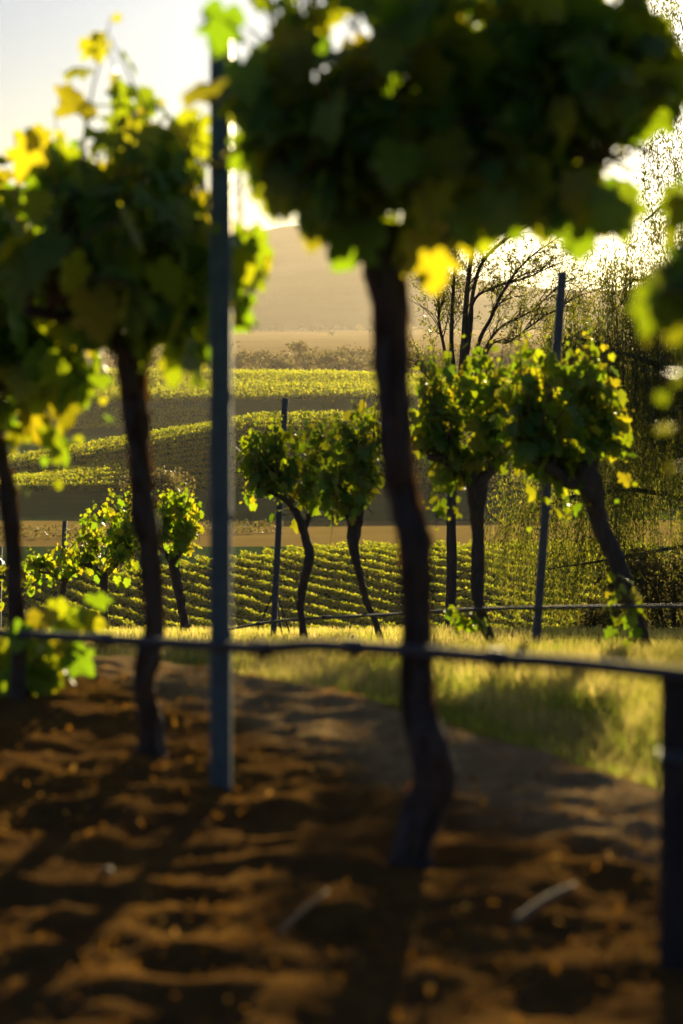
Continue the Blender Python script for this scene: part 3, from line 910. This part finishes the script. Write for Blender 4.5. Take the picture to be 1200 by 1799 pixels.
# yellow tie wrapped round it
zt = P(388, 290, near_d(388)).z - post.location.z
j = Join()
for ring in range(2):
    a = np.linspace(0, 2 * math.pi, 15)
    pts = [(0.026 * math.copysign(abs(math.cos(q)) ** .5, math.cos(q)), 0.021 * math.copysign(abs(math.sin(q)) ** .5, math.sin(q)), zt + .006 * ring + .002 * math.sin(q)) for q in a]
    j.tube(pts, [.0028] * len(pts), 30, 6)
o = obj('tie', j.mesh('tie', M['tie']), post)
o['label'] = 'yellow tie wrapped round the post'

local_profile_post('steel_post', 'leaning slate grey post rising from the right second row crowns', 'post', (988, 478), (941, 1140), sec_d(960) + .15, .042, M['steel_far'], 'steel trellis posts')
local_profile_post('steel_post', 'upright dark steel post through the middle second row crown', 'post', (501, 700), (480, 1124), sec_d(490) + .15, .046, M['steel_far'], 'steel trellis posts')
local_profile_post('steel_post', 'short dark post top above the far left second row vine', 'post', (114, 915), (108, 1095), sec_d(112) + .2, .05, M['steel_far'], 'steel trellis posts', holes=False)
local_profile_post('steel_post', 'dark post cut by the left edge of the picture', 'post', (0, 960), (-2, 1105), sec_d(0) + .2, .06, M['steel_far'], 'steel trellis posts', holes=False)

# thick wooden stake under the near pipe at right
dd = near_d(1182)
b = P(1190, 1790, dd); gz = tz(b.x, dd)
t = thing('wooden_stake', (b.x, dd, gz), 'short thick dark wooden stake under the pipe at the right edge', 'stake')
top = P(1190, 1196, dd).z - gz
j = Join(); j.tube([(0, 0, -.2), (0.001, 0, .1), (0, .002, top * .6), (0, 0, top - .004), (0, 0, top)], [.031, .030, .0295, .029, .024], 40, 20, .12, 5)
obj('stake_body', j.mesh('stake_body', M['wood']), t)
zr = P(1190, 1330, dd).z - gz
j = Join()
for ring in range(3):
    a = np.linspace(0, 2 * math.pi, 17)
    j.tube([(.0315 * math.cos(q), .0315 * math.sin(q), zr + .005 * ring + .001 * math.sin(2 * q)) for q in a], [.0016] * 17, 34, 5)
o = obj('wire_wrap', j.mesh('wire_wrap', M['steel']), t)

# ------------------------------------------------------------------ irrigation pipes
pk = [(-700, 1085), (-300, 1098), (0, 1113), (130, 1120), (265, 1128), (388, 1135), (460, 1139), (540, 1134), (620, 1137), (720, 1143), (870, 1156), (1000, 1165), (1200, 1186), (1450, 1215), (1750, 1250)]
base = P(600, 1137, near_d(600))
t = thing('irrigation_pipe', base, 'pale grey irrigation pipe running across the near row from edge to edge', 'pipe')
pts = []
for x, y in pk:
    d = near_d(x) - .045
    p = P(x, y, d) - base
    pts.append(tuple(p))
j = Join(); j.tube(pts, [.0105] * len(pts), 160, 14)
obj('pipe_run', j.mesh('pipe_run', M['pipe']), t)
for x, y in ((460, 1139), (872, 1156), (180, 1123), (621, 1137)):
    d = near_d(x) - .045
    p = np.array(P(x, y, d) - base); q = np.array(P(x + 14, y + 1, near_d(x + 14) - .045) - base)
    j = Join(); j.tube([p - (q - p), p - (q - p) * .8, p + (q - p) * .8, p + (q - p)], [.0125, .0145, .0145, .0125], 10, 14)
    j.tube([p, p + np.array([0, -.004, -.022])], [.006, .004], 4, 8)
    obj('dripper', j.mesh('dripper', M['dark_wire']), t)

pk2 = [(1900, 1070), (1500, 1064), (1200, 1065), (1000, 1067), (820, 1071), (700, 1079), (620, 1083), (540, 1087), (480, 1092), (400, 1106), (330, 1120), (250, 1130), (150, 1136), (60, 1140)]
base = P(700, 1079, sec_d(700))
t = thing('irrigation_pipe', base, 'thin brown grey irrigation pipe sagging along the second row', 'pipe')
pts = [tuple(P(x, y, sec_d(x) - .09) - base) for x, y in pk2]
j = Join(); j.tube(pts, [.0095] * len(pts), 120, 10)
obj('pipe_run', j.mesh('pipe_run', M['pipe']), t)
for x, y in ((457, 1096), (573, 1085)):
    p = np.array(P(x, y, sec_d(x) - .09) - base)
    j = Join(); j.tube([p + np.array([-.03, .0, 0]), p + np.array([.03, 0, .001])], [.014, .014], 4, 10)
    obj('dripper', j.mesh('dripper', M['dark_wire']), t)

# ------------------------------------------------------------------ slim stand behind the middle post
dd = sec_d(485) + 2.6
b = P(487, 1128, dd); gz = tz(b.x, dd)
t = thing('tripod_stand', (b.x, dd, gz), 'slim dark tripod stand with a pale shelf behind the middle post', 'stand')
apex = np.array(P(483, 1035, dd)) - np.array([b.x, dd, gz])
for (x, y, off) in ((450, 1135, -.1), (494, 1135, .2), (512, 1135, -.12)):
    f = np.array(P(x, y, dd)) - np.array([b.x, dd, gz]); f = np.array([f[0] * 1.05, off, -.02])
    j = Join(); j.tube([f, (f + apex) / 2, apex], [.0075, .0075, .0075], 12, 6)
    obj('leg', j.mesh('leg', M['dark_wire']), t)
zs = P(487, 1122, dd).z - gz
x0 = P(464, 1122, dd).x - b.x; x1 = P(509, 1122, dd).x - b.x
j = Join(); j.box((x0, -.09, zs - .018), (x1, .12, zs + .006))
obj('shelf', j.mesh('shelf', M['pale_board'], False), t)

# ------------------------------------------------------------------ trees
def quads_cloud(pos, size, aspect=1.0, up_bias=0.0, hang=False):
    """small leaf clumps: one 2-triangle diamond each, random orientation"""
    n = len(pos)
    a = rng.normal(0, 1, (n, 3))
    if hang: a[:, 2] = -np.abs(a[:, 2]) - 1.2
    a[:, 2] += up_bias
    a /= np.linalg.norm(a, axis=1)[:, None]
    b = np.cross(a, rng.normal(0, 1, (n, 3))); b /= np.linalg.norm(b, axis=1)[:, None] + 1e-9
    s = np.asarray(size).reshape(-1, 1)
    V = np.stack([pos, pos + a * s * .5 + b * s * aspect * .5, pos + a * s, pos + a * s * .5 - b * s * aspect * .5], 1)
    k = np.arange(n) * 4
    Fc = np.stack([np.stack([k, k + 1, k + 2], -1), np.stack([k, k + 2, k + 3], -1)], 1).reshape(-1, 3)
    return V.reshape(-1, 3), Fc

# -- weeping tree at right
dd = 45.0
def weeping():
    bx = P(1330, 1100, dd).x
    gz = tz(bx, dd)
    t = thing('weeping_tree', (bx, dd, gz), 'large weeping tree with fine hanging foliage against the sun at right', 'tree')
    B = np.array([bx, dd, gz])
    def L(px, py, off=0.0): return np.array(P(px, py, dd + off)) - B
    j = Join(); j.tube([(0, 0, -.3), (0.02, 0, 1.2), L(1340, 780), L(1320, 560), L(1300, 380)], [.30, .24, .19, .15, .10], 40, 14, .25, 3)
    obj('trunk', j.mesh('trunk', M['tree_bark']), t)
    limbs = [
        ([(1335, 820), (1240, 700), (1150, 640), (1060, 610), (1010, 590)], -.5, .085),
        ([(1338, 760), (1260, 560), (1170, 500), (1090, 490)], .6, .08),
        ([(1320, 560), (1250, 400), (1190, 350), (1130, 390)], -.4, .07),
        ([(1310, 420), (1260, 250), (1215, 120), (1195, 30)], .3, .06),
        ([(1300, 380), (1290, 150), (1260, -80), (1220, -160)], -.3, .06),
        ([(1335, 900), (1220, 880), (1100, 860), (980, 880), (880, 930)], .2, .07),
        ([(1335, 940), (1200, 960), (1060, 985), (960, 1000)], -.5, .05),
        ([(1340, 760), (1450, 560), (1560, 480), (1640, 520)], .4, .09),
        ([(1320, 500), (1420, 300), (1500, 150), (1560, 60)], -.4, .08),
        ([(1335, 880), (1480, 800), (1600, 800), (1700, 850)], .6, .08),
        ([(1330, 640), (1220, 640), (1120, 740), (1050, 790)], 1.2, .06),
    ]
    strands = []
    for k, (ps, off, r) in enumerate(limbs):
        pts = [L(x, y, off * i) for i, (x, y) in enumerate(ps)]
        j = Join(); j.tube(pts, np.linspace(r, r * .2, len(pts)), 20, 7, .2, k)
        obj('limb', j.mesh('limb', M['tree_bark']), t)
        c = catmull(np.array(pts), 24)
        nst = {2: 110, 3: 110, 4: 80, 5: 150, 6: 170, 0: 420, 1: 420, 10: 320}.get(k, 160)
        for s in range(nst):
            p = c[random.randint(5, 23)] + np.array([random.gauss(0, .42), random.gauss(0, .6), random.gauss(.12, .2)])
            strands.append((p, random.uniform(.7, 2.7) if k not in (2, 3, 4) else random.uniform(.5, 1.5)))
    for (x0, x1, y0_, y1_, n_, l0, l1) in ((1005, 1330, 440, 820, 760, .6, 2.0), (870, 1110, 800, 950, 240, .3, 1.3), (1130, 1330, -60, 430, 300, .5, 1.4), (960, 1060, 520, 640, 90, .4, 1.2)):
        for _ in range(n_):
            strands.append((L(random.uniform(x0, x1), random.uniform(y0_, y1_), random.gauss(0, .9)), random.uniform(l0, l1)))
    pos = []; tw = Join()
    for p, ln in strands:
        n = int(ln / .032)
        u = np.linspace(0, 1, n)
        sway = rng.normal(0, .18, 2)
        q = np.stack([p[0] + sway[0] * u + .05 * np.sin(u * 5 + p[0]), p[1] + sway[1] * u, p[2] - ln * u], -1)
        pos.append(q + rng.normal(0, .05, q.shape))
        if random.random() < .35:
            tw.tube(q[[0, n // 2, n - 1]], [.006, .004, .002], 5, 3)
    pos = np.vstack(pos)
    pos = pos[pos[:, 2] > .15]
    V, Fc = quads_cloud(pos, rng.uniform(.045, .10, len(pos)), .34, 0, True)
    j = Join(); j.tris(V, Fc)
    obj('crown', j.mesh('crown', M['willow_leaf']), t, 'stuff')
    obj('twigs', tw.mesh('twigs', M['tree_bark']), t, 'stuff')
    print('willow leaves', len(pos))
weeping()

# -- sparse many stemmed tree in the gap
def sparse_tree():
    dd = 30.0
    b = P(791, 1128, dd)
    gz = tz(b.x, dd)
    t = thing('sparse_tree', (b.x, dd, gz), 'nearly bare thin limbed tree silhouetted above the right crowns', 'tree')
    B = np.array([b.x, dd, gz])
    def L(px, py, off=0.0): return np.array(P(px, py, dd + off)) - B
    j = Join(); j.tube([(0, 0, -.1), L(791, 1080), L(794, 1000), L(793, 900), L(800, 780), L(806, 690)], [.085, .066, .064, .06, .055, .05], 46, 12, .22, 2)
    obj('trunk', j.mesh('trunk', M['tree_bark']), t)
    main = [
        ([(806, 700), (815, 600), (817, 560), (822, 500), (829, 440), (830, 385), (834, 330)], .042, .018, 0),
        ([(808, 700), (826, 580), (830, 520), (848, 460), (890, 420), (930, 395), (960, 370)], .034, .008, .25),
        ([(803, 710), (794, 620), (794, 560), (797, 500), (800, 440), (790, 400)], .034, .010, -.25),
        ([(800, 730), (782, 620), (772, 570), (771, 520), (768, 490)], .024, .010, -.3),
        ([(812, 720), (840, 605), (862, 560), (880, 520), (905, 480), (940, 445), (985, 415)], .030, .006, -.2),
        ([(815, 730), (850, 620), (880, 575), (930, 548), (985, 500)], .026, .006, .3),
        ([(812, 690), (828, 540), (870, 505), (920, 490), (965, 470)], .024, .006, .1),
        ([(806, 740), (770, 690), (735, 640)], .018, .006, .2),
        ([(820, 720), (860, 610), (895, 600), (950, 560), (1000, 530)], .022, .005, -.3),
    ]
    tw = Join(); tuft = []
    for k, (ps, r0, r1, off) in enumerate(main):
        pts = [L(x, y, off * i / len(ps) * 2) for i, (x, y) in enumerate(ps)]
        j = Join(); j.tube(pts, np.linspace(r0, r1, len(pts)), 30, 8, .15, k)
        obj('branch', j.mesh('branch', M['tree_bark']), t)
        c = catmull(np.array(pts), 40)
        for s in range(26):
            i = random.randint(12, 39)
            d = c[min(i + 1, 39)] - c[i - 1]; d /= np.linalg.norm(d)
            sd = np.array([random.uniform(-1, 1.2), random.uniform(-.6, .6), random.uniform(-.5, .8)])
            e = c[i] + (d * .6 + sd * .6) * random.uniform(.15, .5)
            m = (c[i] + e) / 2 + np.array([0, 0, .03])
            tw.tube([c[i], m, e], [.007, .005, .002], 6, 4)
            for q in range(3):
                e2 = e + rng.normal(0, .14, 3) + (e - c[i]) * .3
                st = m if q % 2 else e
                tw.tube([st, (st + e2) / 2 + rng.normal(0, .015, 3), e2], [.0035, .003, .0015], 4, 3)
                if random.random() < .62:
                    tuft.append(e2 + rng.normal(0, .035, (16, 3)))
                    tuft.append(np.linspace(st, e2, 5) + rng.normal(0, .02, (5, 3)))
        tuft.append(pts[-1] + rng.normal(0, .09, (40, 3)))
    # low twigs on the trunk
    for (x, y, x2, y2) in ((794, 1020, 820, 1000), (840, 1050, 880, 1055), (796, 1040, 835, 1030)):
        tw.tube([L(x, y), (L(x, y) + L(x2, y2)) / 2 + np.array([0, 0, -.01]), L(x2, y2)], [.012, .009, .004], 6, 5)
    obj('twigs', tw.mesh('twigs', M['tree_bark']), t, 'stuff')
    tuft = np.vstack(tuft)
    V, Fc = quads_cloud(tuft, rng.uniform(.03, .065, len(tuft)), .35)
    j = Join(); j.tris(V, Fc)
    obj('crown', j.mesh('crown', M['willow_leaf']), t, 'stuff')
sparse_tree()

# -- low shrub mass at lower right, below the weeping tree
def shrub(label, px, top_py, wpx, dd, n, mat_, leaf, name='shrub', lumps=7, squash=1.0, cat='shrub', group=None, trunk_h=.3):
    b = P(px, 1100, dd); gz = tz(b.x, dd)
    topz = P(px, top_py, dd).z - gz
    rx = wpx / 2 / F * dd
    t = thing(name, (b.x, dd, gz), label, cat, group)
    r = random.Random(px * 7 + top_py)
    pos = []
    j = Join()
    j.tube([(0, 0, -.2), (.02 * rx, 0, topz * trunk_h), (0.05 * rx, 0, topz * .7)], [max(.04, topz * .022), max(.03, topz * .016), .02], 10, 7, .2, px % 30)
    for k in range(lumps):
        c = np.array([r.uniform(-.62, .62) * rx, r.uniform(-.6, .6) * rx, topz * r.uniform(trunk_h + .18, .80)])
        rr = np.array([rx * r.uniform(.3, .55), rx * r.uniform(.3, .55), topz * (1 - trunk_h) * r.uniform(.18, .34) * squash])
        c[2] = min(c[2], topz - rr[2])
        u = rng.normal(0, 1, (n // lumps, 3)); u /= np.linalg.norm(u, axis=1)[:, None]
        u *= rng.uniform(.45, 1.08, len(u))[:, None]
        pos.append(c + u * rr)
        j.tube([(0.02 * rx, 0, topz * trunk_h), c * np.array([.5, .5, .8]), c], [max(.02, topz * .012), max(.015, topz * .008), .01], 6, 5)
    obj('trunk', j.mesh('trunk', M['tree_bark']), t)
    pos = np.vstack(pos); pos = pos[pos[:, 2] > .05]
    V, Fc = quads_cloud(pos, rng.uniform(leaf * .6, leaf * 1.3, len(pos)), .6)
    q = Join(); q.tris(V, Fc)
    obj('crown', q.mesh('crown', mat_), t, 'stuff')
    return t
shrub('dark leafy shrub at right edge behind the leaning trunk', 1180, 960, 260, 42, 9000, M['tree_leaf'], .08, trunk_h=.08, lumps=12)
shrub('low dark shrub below the weeping tree, left of the leaning trunk', 1040, 1040, 130, 43, 4500, M['tree_leaf'], .07, trunk_h=.08, lumps=9)
shrub('round olive brown tree alone on the mown field at left', 281, 824, 125, 225, 5200, M['tree_leaf'], .34, name='field_tree', cat='tree', lumps=14, trunk_h=.12)

# -- belt of gum trees beyond the far vineyard
belt = []
for k in range(52):
    px = 215 + k * 15.5 + random.uniform(-12, 12)
    dd = random.uniform(820, 980)
    h = random.choice([600, 607, 612, 618, 622, 626]) + random.uniform(-4, 6)
    if k in (5, 12, 20, 24): h -= 6
    shrub('hazy gum tree in the belt between the vineyards and the golden plain', int(px), h, random.uniform(50, 95), dd, 560, M['tree_leaf'], 1.2,
          name='gum_tree', lumps=8, squash=.8, cat='tree', group='gum trees in the far belt', trunk_h=.06)

# far line of trees on the plain: reads as one mass
j = Join()
for (y0, dens, x0, x1) in ((3350, 90, -900, 900), (3750, 150, -1300, 1300), (2700, 26, -500, 700), (1750, 10, -330, 300)):
    for k in range(dens):
        x = random.uniform(x0, x1); hgt = random.uniform(5, 11); y = y0 + random.uniform(-60, 60)
        u = rng.normal(0, 1, (34, 3)); u /= np.linalg.norm(u, axis=1)[:, None]
        p = np.array([x, y, -20.5 + hgt * .6]) + u * np.array([hgt * random.uniform(.5, 1.2), hgt * .5, hgt * .42]) * rng.uniform(.5, 1, 34)[:, None]
        V, Fc = quads_cloud(p, rng.uniform(2.2, 3.6, 34), .8)
        j.tris(V, Fc)
        j.tube([(x, y, -21), (x, y, -20.5 + hgt * .5)], [.3, .2], 2, 4)
tag(obj('treeline', j.mesh('treeline', M['tree_leaf'])), 'thin hazy lines of trees across the golden plain under the mountain', 'trees', kind='stuff')

# ------------------------------------------------------------------ vineyard blocks
ORD = ['first', 'second', 'third', 'fourth', 'fifth', 'sixth', 'seventh', 'eighth', 'ninth', 'tenth', 'eleventh', 'twelfth', 'thirteenth', 'fourteenth', 'fifteenth',
       'sixteenth', 'seventeenth', 'eighteenth', 'nineteenth', 'twentieth'] + ['twenty ' + q for q in ('first', 'second', 'third', 'fourth', 'fifth', 'sixth', 'seventh', 'eighth', 'ninth')] + ['thirtieth', 'thirty first', 'thirty second', 'thirty third']

def row_cloud(xs_, ys_, per_m, hgt, wid, lo, leaf, clump=.5, seed=0, body=.62, tips=.3, tip_leaf=.75):
    """foliage of one hedge-like vine row along (xs, ys): a dense body and loose shoot tips above it"""
    L = np.concatenate([[0], np.cumsum(np.hypot(np.diff(xs_), np.diff(ys_)))])
    n = int(L[-1] * per_m)
    u = rng.uniform(0, L[-1], n)
    x = np.interp(u, L, xs_); y = np.interp(u, L, ys_)
    g = terrain(x, y)
    lump = .9 + .2 * vnoise(u / clump, u * 0 + seed, 41)
    tip = rng.uniform(0, 1, n) < tips
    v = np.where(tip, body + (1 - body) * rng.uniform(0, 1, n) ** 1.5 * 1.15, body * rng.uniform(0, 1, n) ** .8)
    z = g + lo + (hgt - lo) * v * lump
    px_ = rng.normal(0, wid * np.where(tip, .6, 1), n)
    ang = math.atan2(ys_[-1] - ys_[0], xs_[-1] - xs_[0])
    pos = np.stack([x - math.sin(ang) * px_, y + math.cos(ang) * px_, z], -1)
    V, Fc = quads_cloud(pos, rng.uniform(leaf * .6, leaf * 1.4, n) * np.where(tip, tip_leaf, 1), .65, .9)
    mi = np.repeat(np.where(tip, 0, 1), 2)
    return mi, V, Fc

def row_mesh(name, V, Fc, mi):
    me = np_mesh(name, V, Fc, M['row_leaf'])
    me.materials.append(M['row_body_shade'])
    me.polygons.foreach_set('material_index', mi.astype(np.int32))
    return me
rows1 = []
for r in range(33):
    y0 = 112 + 3.9 * r
    xx = np.linspace(-30, 26, 150)
    yy = y0 - 1.25 * xx + .006 * xx * xx
    ytop = np.where(xx < 0, 203 + .75 * xx, 203 + .12 * xx)
    ok = (yy < ytop) & (yy > 148)
    if ok.sum() < 12: continue
    rows1.append((xx[ok], yy[ok]))
for k, (xx, yy) in enumerate(rows1):
    cx, cyy = xx.mean(), yy.mean()
    base = (cx, cyy, tz(cx, cyy))
    lab = ('short vine row in the lower left corner of the nearer vineyard block' if k == 0 else
           'short vine row at the upper right corner of the nearer vineyard block' if k == len(rows1) - 1 else
           f'{ORD[k]} diagonal vine row from the lower left of the nearer vineyard block')
    t = thing('vine_row', base, lab, 'vine row', 'vine rows of the nearer vineyard block')
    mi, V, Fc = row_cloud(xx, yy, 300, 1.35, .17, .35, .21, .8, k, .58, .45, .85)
    obj('foliage', row_mesh('foliage', V - np.array(base), Fc, mi), t, 'stuff')
    j = Join()
    for x in np.arange(xx[0], xx[-1], 1.25):
        y = np.interp(x, xx, yy); g = tz(x, y)
        j.tube([np.array([x, y, g - .05]) - base, np.array([x + random.uniform(-.06, .06), y, g + .85]) - base], [.05, .04], 2, 4)
    obj('trunks', j.mesh('trunks', M['bark']), t, 'stuff')

rows2 = []
for r in range(13):
    y0 = 285 + 4.3 * r
    xx = np.linspace(-52, 24, 60)
    rows2.append((xx, y0 + .03 * xx))
for k, (xx, yy) in enumerate(rows2):
    cx, cyy = xx.mean(), yy.mean()
    base = (cx, cyy, tz(cx, cyy))
    lab = ('lowest vine row of the middle hillside vineyard above the mown field' if k == 0 else
           'topmost vine row along the crest of the middle hillside vineyard' if k == len(rows2) - 1 else
           f'{ORD[k]} vine row up the shaded slope of the middle hillside vineyard')
    t = thing('vine_row', base, lab, 'vine row', 'vine rows of the middle hillside vineyard')
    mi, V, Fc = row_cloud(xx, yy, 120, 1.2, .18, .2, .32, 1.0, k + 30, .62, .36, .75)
    obj('foliage', row_mesh('foliage', V - np.array(base), Fc, mi), t, 'stuff')

j = Join()
for r in range(30):
    y0 = 556 + 3.1 * r
    xx = np.linspace(-75, 62, 60)
    _, V, Fc = row_cloud(xx, y0 + .05 * xx, 22, 1.6, .35, .3, .5, 1.2, r + 60)
    j.tris(V, Fc)
tag(obj('hilltop_vineyard', j.mesh('hilltop_vineyard', M['row_leaf'])), 'bright sunlit vineyard on the farthest hilltop below the tree belt', 'vineyard', kind='stuff')
j = Join()
for r in range(8):
    y0 = 516 + 4.2 * r
    xx = np.linspace(-60, -18 - r * 2.0, 40)
    _, V, Fc = row_cloud(xx, y0 + .05 * xx, 14, 1.2, .3, .2, .5, 1.2, r + 90)
    j.tris(V, Fc)
tag(obj('hollow_vineyard', j.mesh('hollow_vineyard', M['row_leaf'])), 'dim patch of vine rows in the shaded hollow between two vineyards', 'vineyard', kind='stuff')

# low furrow lines on the tan field at left
j = Join()
for r in range(4):
    xx = np.linspace(-34, -6, 40)
    yy = 226 + r * 5.5 + .55 * (xx + 20)
    _, V, Fc = row_cloud(xx, yy, 22, .5, .12, .0, .28, 1.0, r + 120)
    j.tris(V, Fc)
tag(obj('young_rows', j.mesh('young_rows', M['tree_leaf'])), 'thin dark lines of young planting on the tan mown field', 'young vines', kind='stuff')

# ------------------------------------------------------------------ grass on the bank
def grass(name, label, n, ylo, yhi, xlo, xhi, hlo, hhi, smin, w0, mt, smax=1e9):
    y = ylo + (yhi - ylo) * rng.uniform(0, 1, n) ** 1.25
    x = rng.uniform(xlo, xhi, n) * np.clip(.45 + y / 14, .5, 2)
    s = row_side(x, y) + .22 * fbm(x * 2.3, y * 2.3, 51, 3)
    keep = (s > smin) & (rng.uniform(0, 1, n) < sstep(smin - .02, smin + .35, s) * (.45 + 1.1 * vnoise(x * 3.1, y * 3.1, 77)))
    keep &= rng.uniform(0, 1, n) < 1 - sstep(smax - .5, smax, s)
    x, y, s = x[keep], y[keep], s[keep]
    n = len(x)
    h = rng.uniform(hlo, hhi, n) * (.5 + .9 * vnoise(x * 1.7, y * 1.7, 88)) * (.55 + .45 * sstep(smin, smin + .6, s))
    z = terrain(x, y) - .01
    az = rng.uniform(0, 2 * math.pi, n)
    lean = rng.uniform(.05, .55, n)
    dx, dy = np.cos(az) * lean, np.sin(az) * lean
    wa = rng.uniform(0, math.pi, n)
    wx, wy = np.cos(wa) * w0, np.sin(wa) * w0
    p0 = np.stack([x, y, z], -1); wv = np.stack([wx, wy, wx * 0], -1)
    p1 = p0 + np.stack([dx * h * .35, dy * h * .35, h * .6], -1)
    p2 = p0 + np.stack([dx * h, dy * h, h], -1)
    V = np.stack([p0 - wv, p0 + wv, p1 + wv * .8, p1 - wv * .8, p2], 1).reshape(-1, 3)
    k = np.arange(n) * 5
    Fc = np.stack([np.stack([k, k + 1, k + 2], -1), np.stack([k, k + 2, k + 3], -1), np.stack([k + 3, k + 2, k + 4], -1)], 1).reshape(-1, 3)
    o = obj(name, np_mesh(name, V, Fc, mt))
    tag(o, label, 'grass', kind='stuff')
grass('grass', 'green grass tufts along the front of the bank between the two vine rows', 150000, 3.4, 8.0, -3.0, 3.4, .04, .115, .82, .0022, M['grass'], 1.75)
grass('dry_lit_grass', 'dry grass tinted sunlit gold over the bank in front of the second row', 210000, 3.9, 11.0, -2.6, 3.2, .03, .12, 1.30, .0018, M['dry_lit_grass'])  # gold against the green front also paints the sunlit band into the colour
grass('bank_grass', 'short golden grass on the slope under the second vine row', 90000, 10.5, 34, -3.4, 3.4, .03, .09, .82, .003, M['dry_lit_grass'])

# ------------------------------------------------------------------ litter on the dirt
n = 11000
y = rng.uniform(1.9, 6.6, n); x = rng.uniform(-1.6, 1.4, n)
s = row_side(x, y)
k = (s < .9) & (rng.uniform(0, 1, n) < sstep(.42, .68, vnoise(x * 2.6, y * 1.7, 61) * .6 + vnoise(x * 7, y * 5, 62) * .4 + .14 * sstep(.1, -.4, x) * sstep(2.8, 3.6, y)) + .06)  # denser orange litter at left stands in for sunlight on the dirt
x, y = x[k], y[k]
pos = np.stack([x, y, terrain(x, y) + .004], -1)
a = rng.uniform(0, 6.28, len(x)); el = rng.normal(0, .42, len(x))
ln = rng.uniform(.008, .026, len(x)); wd = ln * rng.uniform(.1, .5, len(x))
A = np.stack([np.cos(a) * np.cos(el), np.sin(a) * np.cos(el), np.sin(el)], -1) * ln[:, None]
Bv = np.stack([-np.sin(a), np.cos(a), rng.normal(0, .5, len(x))], -1) * wd[:, None]
V = np.stack([pos - A / 2, pos + Bv / 2 + [0, 0, .004], pos + A / 2 + np.abs(A[:, 2:3]) * [0, 0, .6], pos - Bv / 2 + [0, 0, .004]], 1).reshape(-1, 3)
kk = np.arange(len(x)) * 4
Fc = np.stack([np.stack([kk, kk + 1, kk + 2], -1), np.stack([kk, kk + 2, kk + 3], -1)], 1).reshape(-1, 3)
tag(obj('leaf_litter', np_mesh('leaf_litter', V, Fc, M['litter'])), 'dry leaves and straw strewn over the orange dirt', 'litter', kind='stuff')

def stick(label, a_, b_, r):
    d0 = .95 * F / (a_[1] - 555); d1 = .95 * F / (b_[1] - 555)
    p = P(a_[0], a_[1], d0); q = P(b_[0], b_[1], d1)
    p.z = tz(p.x, p.y) + r * 1.2; q.z = tz(q.x, q.y) + r * 1.6
    j = Join(); m = (p + q) / 2
    j.tube([(p - m), Vector((0, .004, r * .5)), (q - m)], [r, r * .9, r * .7], 14, 8, .2, 4)
    o = obj('dry_stick', j.mesh('dry_stick', M['dry_stick'])); o.location = m
    tag(o, label, 'stick', 'dry sticks on the dirt')
stick('short thick pale stick on the lit dirt left of the stake', (905, 1652), (1008, 1602), .008)
stick('slim dry twig on the dark dirt between post and near trunk', (490, 1665), (575, 1608), .004)
stick('small pale stub lying below the bent trunk', (185, 1538), (196, 1556), .007)
stick('flat pale chip near the right stake', (1100, 1538), (1150, 1546), .007)

# ------------------------------------------------------------------ haze
j = Join(); j.box((-8600, -450, -32), (8600, 7800, 235))
me = j.mesh('haze', None, False)
hm, n, out = mat('haze')
pv = n.nodes.new('ShaderNodeVolumePrincipled')
pv.inputs['Color'].default_value = (*HAZE_COLOR, 1)
pv.inputs['Density'].default_value = HAZE_DENSITY
pv.inputs['Anisotropy'].default_value = HAZE_G
n.links.new(pv.outputs[0], out.inputs['Volume'])
me.materials.append(hm)
o = obj('haze', me, kind='stuff')
